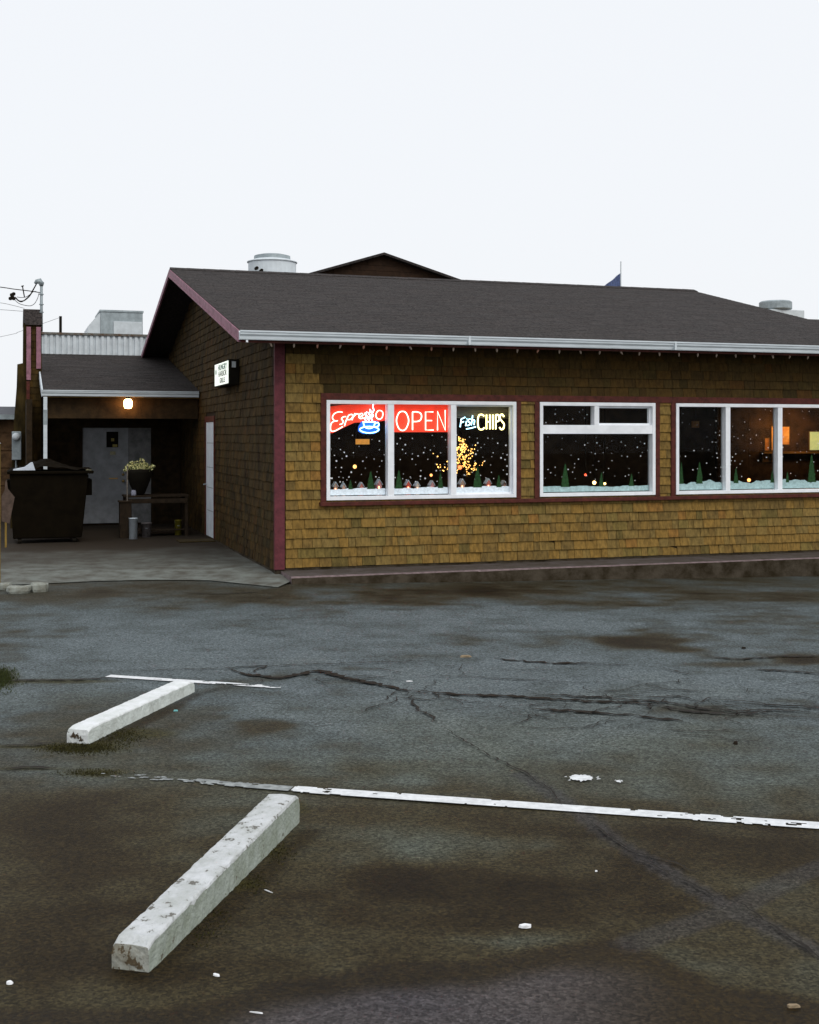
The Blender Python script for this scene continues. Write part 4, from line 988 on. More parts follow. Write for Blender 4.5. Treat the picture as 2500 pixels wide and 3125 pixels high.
# left-edge building with meter
lb = thing('neighbour_building', 'brown neighbouring building with grey roof at the left edge', 'building', B(on_v(-60, 1300, 12)[0], 12, 0), ROT)
zr1 = on_v(20, 1238, 13)[1]; zr0 = on_v(20, 1274, 12)[1]
M['brownwall'] = mat('brown_plank_wall', (.10, .055, .026), .85, .3, 6, .3, 30)
mb = MB(); mb.box((-3, .25, -.1), (1.3, 3.4, zr0), M['brownwall']); mb.obj('wall', lb)
M['greyroof'] = mat('grey_roof', (.10, .105, .12), .8, .2, 20)
mb = MB(); mb.hexa([(-3.2, 0, zr0-.02), (1.4, 0, zr0-.02), (1.4, 1.9, zr1-.1), (-3.2, 1.9, zr1-.1), (-3.2, 0, zr0+.06), (1.4, 0, zr0+.06), (1.4, 1.9, zr1), (-3.2, 1.9, zr1)], M['greyroof'])
mb.hexa([(-3.2, 1.901, zr1-.1), (1.4, 1.901, zr1-.1), (1.4, 3.8, zr0-.02), (-3.2, 3.8, zr0-.02), (-3.2, 1.901, zr1), (1.4, 1.901, zr1), (1.4, 3.8, zr0+.06), (-3.2, 3.8, zr0+.06)], M['greyroof']); mb.obj('roof', lb)
mb = MB(); mb.box((-3.2, -.09, zr0-.04), (1.4, -.002, zr0+.06), M['steel']); mb.obj('gutter', lb)
for i in range(5):
    z_ = .4+i*.38; mb = MB(); mb.box((-3, .225, z_), (1.3, .249, z_+.33), M['brownwall']); mb.obj('plank', lb)
mt = on_v(50, 1336, TV-.3)
gm = thing('electric_meter', 'round grey meter on a box left of the chimney tower', 'meter', B(mt[0], TV-.3, mt[1]), ROT)
mb = MB(); mb.box((-.08, .02, -.42), (.09, .36, .12), M['steel']); mb.obj('meter_box', gm, bevel=.01)
mb = MB(); mb.lathe((0, 0, 0), [(.075, 0), (.075, .04), (.06, .09), (.01, .1)], M['ltsteel'], 14); o = mb.obj('meter_dial', gm, smooth=True); o.rotation_euler = (math.pi/2, 0, 0); o.location = (0, .018, .02)
mb = MB(); mb.tube([(0, .2, -.42), (0, .2, -1.5), (0, .2, -mt[1]+.07)], .02, M['steel'], 8); mb.obj('conduit', gm)
fp = gp(-8, 1795, 0)
M['fencewood'] = mat('yellowed_fence_wood', (.20, .13, .03), .85, .3, 10, .4, 60, streak=(1, 1, .2))
fn = thing('fence_post', 'yellowed wooden fence post at the very left edge', 'fence post', (gp(0, 1795).x, gp(0, 1795).y, 0), 0)
mb = MB(); mb.box((-.16, 0, 0), (0, .03, 1.76), M['fencewood']); mb.obj('post', fn, bevel=.006)
mb = MB(); mb.prism([(-.17, 1.761), (.004, 1.761), (-.08, 1.79)], -.01, .04, M['ltsteel'], 'y'); mb.obj('post_cap', fn)

# ------------------------------------------------------------------ behind the ridge
bv = 19.
a0 = on_v(1167, 780, bv); a1 = on_v(975, 833, bv); a2 = on_v(1365, 850, bv)
M['browngable'] = mat('dark_brown_gable', (.028, .014, .007), .9, .2, 8)
gb = thing('rear_gable', 'dark brown gable rising behind the main ridge', 'roof', B(a0[0], bv, 0), ROT)
sL = (a0[1]-a1[1])/(a0[0]-a1[0]); sR = (a0[1]-a2[1])/(a2[0]-a0[0]); hw = 4.2
mb = MB(); mb.prism([(-hw, 0), (hw, 0), (hw, a0[1]-sR*hw), (0, a0[1]), (-hw, a0[1]-sL*hw)], .05, 7, M['browngable'], 'y'); mb.obj('gable_wall', gb)
mb = MB()
for sgn, s_ in ((-1, sL), (1, sR)):
    mb.hexa([(0, -.2, a0[1]+.0), (sgn*(hw+.3), -.2, a0[1]-s_*(hw+.3)), (sgn*(hw+.3), 7.1, a0[1]-s_*(hw+.3)), (0, 7.1, a0[1]),
             (0, -.2, a0[1]+.07), (sgn*(hw+.3), -.2, a0[1]-s_*(hw+.3)+.07), (sgn*(hw+.3), 7.1, a0[1]-s_*(hw+.3)+.07), (0, 7.1, a0[1]+.07)], M['roof'])
mb.obj('roof_slopes', gb)
z_ = .5
while z_ < a0[1]-.2:
    mb = MB(); lim = min(hw, (a0[1]-z_-.16)/max(sL, sR)); mb.box((-lim, .025, z_), (lim, .049, z_+.15), M['browngable']); 
    if z_ > 5.2: mb.obj('board', gb)
    z_ += .16
# exhaust fan
ev = 9.0; eu, ez1 = on_v(831, 784, ev); r0 = (on_v(905, 800, ev)[0]-on_v(757, 800, ev)[0])/2
ez0 = rz_top(ev); zc = on_v(831, 800, ev)[1]
fan = thing('exhaust_fan', 'round white exhaust fan behind the left end of the ridge', 'roof fan', B(eu, ev, ez0-.05), ROT)
M['fanwhite'] = mat('white_fan_enamel', (.66, .72, .76), .45, .06, 4)
hh = zc-ez0+.05
mb = MB(); mb.lathe((0, 0, 0), [(r0*.96, .0), (r0*.97, hh-.03), (r0*1.02, hh-.015), (r0*1.02, hh), (r0*.75, hh+.045)], M['fanwhite'], 32); mb.obj('housing', fan, smooth=False)
mb = MB(); mb.lathe((0, 0, 0), [(r0*.74, hh+.046), (r0*.73, hh+.12), (r0*.5, hh+.15), (.02, hh+.16)], M['steel'], 28); mb.obj('top_cap', fan)
for px, py, rr_ in ((782.5, 819, .034), (797, 826, .032)):
    q_ = on_v(px, py, ev-.45); mb = MB(); mb.tube([(q_[0]-eu, -.53, q_[1]-ez0+.05), (q_[0]-eu, -.40, q_[1]-ez0+.05)], rr_, M['black'], 10); mb.obj('port', fan)
# right fan
ev2 = 9.5; eu2, e2 = on_v(2367, 921, ev2); r2 = (on_v(2410, 930, ev2)[0]-on_v(2326, 930, ev2)[0])/2; e2b = on_v(2367, 947, ev2)[1]; e2c = on_v(2400, 975, ev2)[1]
f2 = thing('exhaust_fan', 'small grey exhaust fan on a white curb behind the right roof slope', 'roof fan', B(eu2, ev2, e2c-.3), ROT)
mb = MB(); mb.lathe((0, 0, 0), [(r2*.93, e2b-e2c+.3), (r2, e2b-e2c+.33), (r2, e2-e2c+.28), (r2*.9, e2-e2c+.31), (.02, e2-e2c+.32)], M['steel'], 24); mb.obj('housing', f2)
mb = MB(); cw = on_v(2432, 950, ev2)[0]-eu2; mb.box((-r2*.9, -.3, 0), (cw, .4, e2b-e2c+.29), M['ltsteel']); mb.obj('curb', f2, bevel=.01)
mb = MB(); mb.box((cw+.002, -.2, 0), (cw+.07, .0, .25), M['black']); mb.obj('bracket', f2)
mb = MB(); mb.box((-6, .5, -1), (5, 4, -.0), M['soffit']); mb.obj('flat_roof_behind', rest)  # flat roof deck behind the slopes
o = bpy.data.objects['flat_roof_behind']; o.location = (eu2, ev2-1.5, e2c-.32); 
# flag
fv = 24.; fu, fz = on_v(1895, 798, fv)
fl = thing('flagpole', 'thin pale flagpole with a hanging blue flag behind the ridge', 'flagpole', B(fu, fv, 0), ROT)
mb = MB(); mb.tube([(0, 0, 0), (0, 0, fz)], .022, M['ltsteel'], 8); mb.obj('pole', fl)
M['flag'] = mat('blue_flag_cloth', (.09, .12, .24), .8, .3, 14, streak=(3, 1, 1))
q0, q1, q2 = on_v(1892, 834, fv), on_v(1846, 871, fv), on_v(1838, 905, fv)
mb = MB(); n = 10; vs = []
for i in range(n+1):
    t = i/n; x = -(q0[0]-q1[0])*t; ztop = q0[1]+(q1[1]-q0[1])*t; yy = .05*math.sin(t*9)
    vs += [(x-.025, yy, ztop), (x-.025, yy, ztop-.75), (x-.025, yy+.006, ztop), (x-.025, yy+.006, ztop-.75)]
fs = []
for i in range(n):
    k_ = 4*i; fs += [(k_, k_+1, k_+5, k_+4), (k_+2, k_+6, k_+7, k_+3), (k_, k_+4, k_+6, k_+2), (k_+1, k_+3, k_+7, k_+5)]
mb.add(vs, fs, M['flag']); mb.obj('flag', fl)

# ------------------------------------------------------------------ sign cabinet on the side wall
SV0, SV1, SZ0, SZ1 = 2.646, 3.94, 2.637, 2.987
sg = thing('wall_sign', 'backlit white sign box with small lettering on the dark side wall', 'sign', B(-.1, (SV0+SV1)/2, SZ0), ROT)
hv_ = (SV1-SV0)/2; hz_ = SZ1-SZ0
mb = MB(); mb.box((-.076, -hv_-.012, -.014), (.08, hv_+.012, hz_+.014), M['black']); mb.obj('cabinet', sg, bevel=.004)
mb = MB(); mb.box((-.082, -hv_+.006, .006), (-.0765, hv_-.006, hz_-.006), emis('sign_face', (.86, .92, .82), .95)); face = mb.obj('sign_face', sg)
mb = MB(); mb.box((-.03, -hv_-.03, .24), (.03, -hv_-.0125, .33), M['ltsteel']); mb.obj('switch_box', sg)
M['teal'] = mat('teal_lettering', (.05, .14, .13), .6, .1); M['greyink'] = mat('grey_lettering', (.3, .3, .29), .6, .1)
def text_mesh(txt, size, m, name):
    cu = bpy.data.curves.new(name, 'FONT'); cu.body = txt; cu.size = size; cu.extrude = .0012; cu.align_x = 'CENTER'; cu.offset = .002
    t = bpy.data.objects.new(name, cu); COL.objects.link(t); dg = bpy.context.evaluated_depsgraph_get()
    me_ = bpy.data.meshes.new_from_object(t.evaluated_get(dg)); bpy.data.objects.remove(t); me_.materials.clear(); me_.materials.append(m)
    o = bpy.data.objects.new(name, me_); COL.objects.link(o); return o
for txt, z_, sz, m in (('HUNGRY', .235, .125, M['teal']), ('HARBOR', .135, .125, M['greyink']), ('GRILLE', .035, .11, M['greyink'])):
    o = text_mesh(txt, sz, m, 'lettering'); o.parent = face; o.location = (-.0845, -.12, z_); o.rotation_euler = (math.pi/2, 0, -math.pi/2); o.scale = (1.6, 1, 1)
mb = MB(); mb.lathe((0, 0, 0), [(.05, 0), (.05, .002)], M['teal'], 10); o = mb.obj('emblem', face); o.rotation_euler = (0, -math.pi/2, 0); o.location = (-.0835, .5, .22)

# ------------------------------------------------------------------ string lights under the eave
su, sz = on_v(825, 1046, -.50)
sg2 = thing('string_lights', 'row of unlit clip bulbs hanging under the front gutter', 'string lights', B(0, -.50, sz), ROT)
M['bulb'] = mat('unlit_pale_bulb', (.36, .28, .22), .35, .15); M['bulbr'] = mat('unlit_reddish_bulb', (.45, .22, .15), .35, .15)
mb = MB(); pts = []
nb = 42
for i in range(nb): pts += [(su+.305*i, 0, .012), (su+.305*(i+.5), .01, .004)]
mb.tube(pts, .0035, M['black'], 4); mb.obj('cord', sg2)
bm1 = MB(); bm1.lathe((0, 0, 0), [(.006, .0), (.0125, -.012), (.0145, -.028), (.010, -.05), (.002, -.062)], M['bulb'], 8); bme = bm1.mesh('bulb', smooth=True)
bm2 = MB(); bm2.lathe((0, 0, 0), [(.006, .0), (.0125, -.012), (.0145, -.028), (.010, -.05), (.002, -.062)], M['bulbr'], 8); bmr = bm2.mesh('bulb', smooth=True)
for i in range(nb):
    o = bpy.data.objects.new('bulb', bmr if i in (2, 4, 5, 7, 12) else bme); COL.objects.link(o); o.parent = sg2; o.location = (su+.305*i, 0, .004); o.rotation_euler = (random.gauss(0, .15), random.gauss(0, .25), 0)

# ------------------------------------------------------------------ neon signs in the first window
def neon(name, label, v, strokes, col, es, r, back=None, origin=(1203, 1325)):
    o0 = on_v(origin[0], origin[1], v)
    root = thing(name, label, 'neon sign', B(o0[0], v, o0[1]), ROT)
    em = emis(name+'_tube', col, es)
    for st_ in strokes:
        pts = [(on_v(a_, b_, v)[0]-o0[0], 0, on_v(a_, b_, v)[1]-o0[1]) for a_, b_ in st_[1]]
        P = catmull(pts, 6, st_[0] == 'c') if st_[0] in 'sc' else [Vector(p) for p in pts]
        mb = MB(); mb.tube(P, r, em, 6, closed=(st_[0] == 'c')); mb.obj('neon_tube', root)
    if back:
        (poly, bm_) = back
        pp = [(on_v(a_, b_, v)[0]-o0[0], on_v(a_, b_, v)[1]-o0[1]) for a_, b_ in poly]
        mb = MB(); mb.prism(pp, .022, .03, bm_, 'y'); mb.obj('halo_board', root)
    return root
NV = .16
M['red_halo'] = mat('red_halo_glow', (.9, .08, .04), .4, .05, emit=(1, .06, .02), es=.42); M['blue_halo'] = mat('blue_halo_glow', (.03, .12, .5), .4, .05, emit=(.02, .15, .9), es=.3)  # added glowing boards that stand in for the halo around the tubes
def Z(x, y): return (950+x/2.464, 1180+y/2.464)
opn = [('c', [Z(687, 186), Z(715, 200), Z(733, 255), Z(715, 312), Z(687, 330), Z(658, 312), Z(641, 255), Z(658, 200)]),
       ('l', [Z(762, 326), Z(762, 190)]), ('s', [Z(762, 190), Z(795, 190), Z(822, 200), Z(830, 225), Z(820, 252), Z(795, 262), Z(762, 262)]),
       ('l', [Z(918, 190), Z(860, 190), Z(860, 326), Z(920, 326)]), ('l', [Z(860, 255), Z(908, 255)]),
       ('l', [Z(950, 328), Z(950, 186), Z(1008, 328), Z(1008, 176)])]
neon('open_sign', 'red neon sign reading OPEN behind the middle pane', NV, opn, (1, .46, .38), 5.0, .0085,
     ([Z(626, 134), Z(1046, 134), Z(1046, 342), Z(626, 342)], M['red_halo']))
R_ = lambda l: [Z(*p) for p in l]
esp = [('s', R_([(236, 192), (205, 190), (172, 205), (160, 235), (178, 258), (200, 256)])), ('s', R_([(185, 256), (156, 270), (145, 300), (150, 332), (180, 332), (238, 300)])),
       ('s', R_([(262, 225), (240, 228), (228, 244), (240, 258), (234, 278), (214, 284)])), ('s', R_([(282, 214), (262, 256), (250, 296)])), ('s', R_([(280, 216), (304, 208), (312, 224), (296, 246), (270, 248)])),
       ('s', R_([(330, 200), (318, 222), (306, 252)])), ('s', R_([(322, 222), (340, 205), (356, 206)])),
       ('s', R_([(364, 226), (386, 218), (384, 202), (366, 206), (358, 226), (370, 240), (392, 234)])),
       ('s', R_([(420, 194), (404, 200), (408, 214), (418, 224), (408, 238), (396, 240)])), ('s', R_([(452, 190), (436, 196), (440, 210), (450, 220), (440, 236), (428, 238)])),
       ('c', R_([(500, 184), (522, 180), (538, 194), (536, 226), (518, 244), (496, 238), (486, 214)]))]
neon('espresso_sign', 'red script neon sign reading Espresso behind the left pane', NV, esp, (1, .46, .38), 5, .0075,
     ([Z(138, 150), Z(230, 138), Z(330, 134), Z(566, 134), Z(570, 180), Z(560, 255), Z(500, 262), Z(330, 270), Z(240, 310), Z(160, 350), Z(138, 345)], M['red_halo']), origin=(1005, 1325))
cup = [('c', R_([(365, 322), (390, 306), (436, 300), (485, 306), (508, 322), (486, 340), (436, 348), (388, 340)])), ('s', R_([(392, 268), (400, 296), (420, 312), (452, 312), (472, 296), (480, 268)])),
       ('l', R_([(388, 266), (484, 266)])), ('s', R_([(482, 274), (504, 272), (508, 292), (486, 304), (474, 300)]))]
neon('cup_sign', 'blue and white neon coffee cup overlapping the Espresso sign', NV-.035, cup, (.35, .75, 1), 5.0, .0080,
     ([Z(358, 300), Z(380, 262), Z(500, 258), Z(520, 290), Z(518, 330), Z(480, 355), Z(390, 355), Z(355, 335)], M['blue_halo']), origin=(1090, 1325))
steam = [('s', R_([(412, 258), (404, 238), (418, 224), (410, 206), (420, 190)])), ('s', R_([(436, 258), (428, 238), (442, 220), (434, 200), (446, 182), (440, 170)])), ('s', R_([(460, 256), (452, 236), (466, 218), (458, 200), (470, 178), (464, 150), (468, 132)]))]
neon('steam_sign', 'white neon steam rising from the coffee cup', NV-.035, steam, (.85, .85, 1), 5, .0070, None, origin=(1120, 1280))
chips = [('s', R_([(1300, 222), (1285, 210), (1264, 214), (1254, 240), (1254, 290), (1264, 318), (1286, 322), (1302, 308)])), ('l', R_([(1318, 210), (1318, 320)])), ('l', R_([(1344, 210), (1344, 320)])), ('l', R_([(1318, 264), (1344, 264)])),
         ('l', R_([(1366, 210), (1366, 320)])), ('l', R_([(1388, 320), (1388, 212)])), ('s', R_([(1388, 212), (1404, 212), (1414, 230), (1410, 256), (1388, 264)])),
         ('s', R_([(1450, 226), (1436, 208), (1422, 216), (1420, 240), (1436, 262), (1450, 282), (1446, 312), (1430, 322), (1416, 306)]))]
neon('chips_sign', 'yellow neon letters reading CHIPS behind the right pane', NV, chips, (1, .86, .35), 4.5, .0105, None, origin=(1455, 1325))
fish = [('l', R_([(1120, 304), (1128, 244), (1158, 230)])), ('l', R_([(1124, 272), (1148, 262)])), ('l', R_([(1162, 296), (1168, 258)])), ('l', R_([(1170, 244), (1171, 240)])),
        ('s', R_([(1198, 244), (1182, 248), (1182, 262), (1194, 272), (1188, 288), (1174, 292)])), ('l', R_([(1204, 290), (1214, 216)])), ('s', R_([(1207, 264), (1218, 250), (1228, 256), (1224, 288)])),
        ('s', R_([(1166, 318), (1200, 312), (1238, 302)]))]
neon('fish_sign', 'pale blue neon script reading Fish beside CHIPS', NV-.02, fish, (.45, .85, 1), 4.5, .0080, None, origin=(1400, 1325))

# fairy light tree inside
tv = 1.3; tu0, tz0 = on_v(1408, 1530, tv)
ft = thing('light_tree', 'twiggy tree wrapped in warm fairy lights inside the left window', 'light tree', B(tu0, tv, .1), ROT)
mb = MB(); lights = MB(); fe = emis('fairy_bulb', (1, .50, .12), 5); r = random.Random(12)
tz_t = on_v(1410, 1318, tv)[1]-.1; tz_b = on_v(1410, 1450, tv)[1]-.1
mb.tube([(0, 0, 0), (.01, 0, tz_b*.9), (0, 0, tz_t)], [.03, .02, .006], M['black'], 6)
for i in range(80):
    s = r.random(); z0_ = tz_b+(tz_t-tz_b)*s*.9; a_ = r.uniform(0, 6.28); L_ = (.50*max(0, 1-s*1.35)**.7+.06)*r.uniform(.45, 1.1); ri = r.uniform(.1, .6)
    e_ = (L_*math.cos(a_), L_*math.sin(a_)*.6, z0_+L_*ri+r.gauss(0, .03)-.04); mb.tube([(0, 0, z0_-.1), e_], [.007, .003], M['black'], 4)
    for j in range(5):
        t = r.uniform(.3, 1.02); p = (e_[0]*t+r.gauss(0, .01), e_[1]*t, (z0_-.1)*(1-t)+e_[2]*t+r.gauss(0, .01)); rd = r.uniform(.006, .0105)
        lights.lathe(p, [(.001, -rd), (rd, 0), (.001, rd)], fe, 5)
mb.obj('branches', ft); lights.obj('fairy_lights', ft, kind='stuff')

# miniature village on the inner sill
mb = MB(); mb.box((W1u0, .165, WZ0-.05), (W1u1, .62, WZ0+.0), M['int_wall']); mb.obj('window_shelf', rest)
cols = [(.75, .25, .2), (.7, .45, .36), (.75, .12, .08), (.8, .65, .55), (.55, .36, .28), (.8, .4, .4)]
desc = ['dusty red', 'tan', 'bright red', 'cream', 'brown', 'pinkish']
vill = [(1025, .10, 4, 'leftmost in the window'), (1050, .08, 1, 'second from the left'), (1104, .09, 0, 'left of the tall painted tree'), (1158, .13, 5, 'just left of the first mullion'),
        (1247, .11, 2, 'right of the second painted tree'), (1275, .09, 3, 'in the middle of the centre pane'), (1320, .10, 5, 'right in the centre pane'), (1412, .12, 4, 'left in the right pane'), (1492, .12, 0, 'between the trees of the right pane'), (1540, .09, 1, 'rightmost in the window')]
wg = emis('village_glow', (1, .38, .18), 6)
for px, h, ci, where in vill:
    v_ = .34; uu = on_v(px, 1500, v_)[0]; t = thing('model_house', desc[ci]+' miniature village house, '+where, 'model house', B(uu, v_, WZ0+.0), ROT, 'miniature village houses on the sill')
    m = mat('model_house_'+desc[ci].replace(' ', '_'), cols[ci], .7, .2, 60); w = h*.55
    mb = MB(); mb.prism([(-w/2, 0), (w/2, 0), (w/2, h*.62+.1), (0, h+.12), (-w/2, h*.62+.1)], 0, .09, m, 'y'); mb.obj('wall', t)
    mb = MB(); hh_ = h*.62+.1
    for s_ in (-1, 1): mb.hexa([(0, -.008, h+.122), (s_*(w/2+.012), -.008, hh_-.004), (s_*(w/2+.012), .098, hh_-.004), (0, .098, h+.122), (0, -.008, h+.132), (s_*(w/2+.012), -.008, hh_+.006), (s_*(w/2+.012), .098, hh_+.006), (0, .098, h+.132)], M['snow'])
    mb.obj('roof', t)
    mb = MB(); mb.box((-w*.2, -.004, hh_-.05), (w*.05, -.0005, hh_-.02), wg); mb.obj('window', t)
# small interior lamps seen through the glass
def globe(px, py, v, rad, col, es, label, name='hanging_lamp', zc=2.62):
    q_ = on_v(px, py, v); t = thing(name, label, 'lamp', B(q_[0], v, q_[1]), ROT)
    mb = MB(); mb.lathe((0, 0, 0), [(.002, -rad), (rad*.75, -rad*.7), (rad, 0), (rad*.75, rad*.7), (.002, rad)], emis('glow', col, es), 10); mb.obj('globe', t, smooth=True)
    mb = MB(); mb.tube([(0, 0, rad*.9), (0, 0, zc-q_[1])], .004, M['black'], 4); mb.obj('cord', t)
globe(1083, 1424, 2.4, .030, (1, .5, .15), 3, 'small orange lamp glowing deep inside the left pane')
globe(1404, 1426, 1.0, .032, (1, .16, .05), 4, 'red orange lamp low in the twig tree of lights')
globe(1316, 1450, 2.0, .022, (1, .4, .12), 3, 'dim orange lamp low behind the middle pane')
globe(1814, 1473, 2.4, .03, (1, .62, .22), 8, 'bright warm lamp just above the snow of the middle window')
globe(1846, 1476, 2.4, .022, (1, .62, .22), 5, 'smaller warm lamp right of the bright one')
globe(1787, 1449, 1.6, .018, (1, .08, .03), 4, 'tiny red lamp above the bright warm one')
globe(2286, 1465, 2.5, .03, (1, .35, .1), 4, 'orange lamp low in the right window')
M['orangepic'] = mat('amber_sign', (.6, .28, .05), .6, .2, 20, emit=(1, .42, .08), es=.6)
q0 = on_v(1087, 1340, 2.); q1 = on_v(1128, 1356, 2.)
t = thing('hanging_sign', 'small amber lit sign under the Espresso cup', 'sign', B(q0[0], 2., q1[1]), ROT)
mb = MB(); mb.box((0, 0, 0), (q1[0]-q0[0], .03, q0[1]-q1[1]), M['orangepic']); mb.obj('panel', t)
mb = MB(); mb.tube([(.03, .015, q0[1]-q1[1]), (.03, .015, 2.62-q1[1])], .004, M['black'], 4); mb.tube([(q1[0]-q0[0]-.03, .015, q0[1]-q1[1]), (q1[0]-q0[0]-.03, .015, 2.62-q1[1])], .004, M['black'], 4); mb.obj('hanger', t)

# lit wall with pictures seen through the right window
PV = 3.4
def wallrect(px0, py0, px1, py1, m, name, label, cat, frame=True, v=PV, group=None):
    a_ = on_v(px0, py0, v); b_ = on_v(px1, py1, v); w = b_[0]-a_[0]; h = a_[1]-b_[1]
    t = thing(name, label, cat, B(a_[0], v, b_[1]), ROT, group)
    mb = MB(); mb.box((.012, -.012, .012), (w-.012, -.002, h-.012), m); mb.obj('picture', t)
    mb = MB(); frame_box(mb, 0, w, 0, h, -.02, -.0005, .012, M['soffit']); mb.obj('frame', t)
    return t
pa = on_v(2190, 1300, PV)[0]
M['part'] = mat('dark_panelled_partition', (.045, .024, .009), .8, .4, 5)
mb = MB(); mb.box((pa, PV, .1), (UR-.3, PV+.08, 2.62), M['part']); mb.obj('interior_partition', rest)
M['pic1'] = mat('amber_picture', (.9, .55, .2), .6, .3, 9, col2=(.6, .26, .07)); M['pic2'] = mat('green_yellow_menu', (.55, .6, .25), .6, .3, 8, col2=(.3, .42, .2), emit=(.75, .8, .3), es=.55)
M['pic3'] = mat('dull_orange_picture', (.45, .2, .05), .6, .3, 9)
wallrect(2352, 1300, 2372, 1376, M['pic1'], 'framed_picture', 'narrow amber picture just left of the second mullion', 'picture', group='pictures on the lit wall')
wallrect(2380, 1301, 2409, 1358, M['pic1'], 'framed_picture', 'large amber framed picture right of the mullion', 'picture', group='pictures on the lit wall')
wallrect(2332, 1336, 2347, 1376, M['pic3'], 'framed_picture', 'small dull orange picture left of the amber one', 'picture', group='pictures on the lit wall')
wallrect(2468, 1316, 2500+30, 1375, M['pic2'], 'menu_board', 'bright yellow green menu board at the right edge', 'menu board')
wallrect(2325, 1385, 2347, 1410, M['pic3'], 'framed_picture', 'low reddish picture under the shelf at left', 'picture', group='pictures on the lit wall')
wallrect(2352, 1385, 2370, 1410, M['pic3'], 'framed_picture', 'low reddish picture under the shelf at right', 'picture', group='pictures on the lit wall')
q0 = on_v(2113, 1285, 3.1); q1 = on_v(2134, 1305, 3.1)
t = thing('hanging_sign', 'dull orange square sign high in the right window', 'sign', B(q0[0], 3.1, q1[1]), ROT)
mb = MB(); mb.box((0, 0, 0), (q1[0]-q0[0], .03, q0[1]-q1[1]), M['pic3']); mb.obj('panel', t); mb = MB(); mb.tube([(.08, .015, q0[1]-q1[1]), (.08, .015, 2.62-q1[1])], .004, M['black'], 4); mb.obj('hanger', t)
a_ = on_v(2325, 1381, PV-.06); b_ = on_v(2560, 1381, PV-.06)
mb = MB(); mb.box((a_[0], PV-.12, a_[1]-.02), (UR-.4, PV-.001, a_[1]+.015), M['soffit']); mb.obj('wall_rail', rest)
for (px, v_, en) in ((2470, 2.95, 12.0), (2372, 3.05, 7)):
    q_ = on_v(px, 1240, v_); li = bpy.data.lights.new('dining_light', 'POINT'); li.energy = en; li.color = (1, .5, .16); li.shadow_soft_size = .12
    o = bpy.data.objects.new('dining_light', li); COL.objects.link(o); o.location = B(q_[0], v_, 2.0)

# ------------------------------------------------------------------ things under the covered entrance
# bin
bp = B(on_v(150, 1600, 5.4)[0], 5.4, AZ)
bn = thing('waste_bin', 'large dark waste bin piled with rubbish on its lid beside the entrance', 'waste bin', bp, ROT)
Wb = .66; Hb = 1.15
mb = MB(); mb.hexa([(-Wb*.86, 0.1, .08), (Wb*.80, 0.1, .08), (Wb*.80, .95, .08), (-Wb*.86, .95, .08), (-Wb*.94, 0.0, Hb), (Wb*.96, 0.0, Hb), (Wb*.96, 1.05, Hb), (-Wb*.94, 1.05, Hb)], M['bin']); mb.obj('body', bn, bevel=.02)
mb = MB(); mb.box((-Wb*1.0, -.05, Hb+.001), (Wb*1.08, 1.08, Hb+.05), M['bin']); mb.obj('rim', bn, bevel=.012)
mb = MB(); mb.box((Wb*.90, .2, .78), (Wb*1.06, .8, 1.05), M['bin']); mb.obj('lifting_pocket', bn, bevel=.01)
mb = MB(); mb.box((-Wb*1.02, .2, .78), (-Wb*.92, .8, 1.05), M['bin']); mb.obj('lifting_pocket', bn, bevel=.01)
for x in (-Wb*.7, Wb*.62):
    mb = MB(); mb.tube([(x-.03, .15, .042), (x+.03, .15, .042)], .042, M['black'], 10); mb.obj('wheel', bn)
r = random.Random(8); mb = MB(); n = 16
vs = []; 
for i in range(n+1):
    for j in range(7):
        x = -Wb*.95+Wb*2.0*i/n; y = -.03+1.08*j/6; k_ = math.sin(math.pi*i/n)*(.3+.7*math.sin(math.pi*j/6)); vs.append((x, y, Hb+.055+.17*k_*math.exp(-((i/n-.42)/.32)**2)+r.uniform(0, .03)))
mb.add(vs, [(i*7+j, (i+1)*7+j, (i+1)*7+j+1, i*7+j+1) for i in range(n) for j in range(6)], M['bin']); mb.obj('lid', bn)
M['bag'] = mat('grey_brown_bag', (.08, .065, .06), .5, .3, 12)
pp = B(on_v(75, 1420, 5.25)[0], 5.38, AZ+Hb+.065)
M['paper'] = mat('white_card', (.6, .66, .74), .6, .1)
mb = MB(); mb.prism([(-.18, 0), (.17, 0), (.13, .13), (.10, .125), (.0, .05), (-.17, .018)], -.02, .2, M['paper'], 'y'); o = mb.obj('folded_card', None, label='folded white card lying on the left of the bin lid', cat='card'); o.location = pp; o.rotation_euler = (0, 0, ROT)
pp = B(on_v(272, 1432, 5.3)[0], 5.42, AZ+Hb+.054)
mb = MB(); mb.box((-.045, -.03, 0), (.045, .05, .018), M['notice2']); o = mb.obj('food_carton', None, label='flat yellowish carton on the right corner of the bin', cat='carton'); o.location = pp; o.rotation_euler = (0, 0, ROT)
pp = B(on_v(25, 1560, 4.9)[0], 4.9, AZ)
cb = MB(); cb.prism([(-.1, .42), (.02, .38), (.10, .80), (.07, .84), (-.005, .94), (-.02, 1.08), (-.045, 1.06), (-.05, .92), (-.1, .82)], 0, .02, mat('dusty_brown_card', (.085, .058, .045), .85, .2, 12), 'y')
cb.box((-.05, .002, 0), (-.02, .018, .45), M['fencewood']); o = cb.obj('leaning_board', None, label='dusty brown board on a stick leaning left of the bin', cat='board'); o.location = pp; o.rotation_euler = (math.radians(-6), 0, ROT)
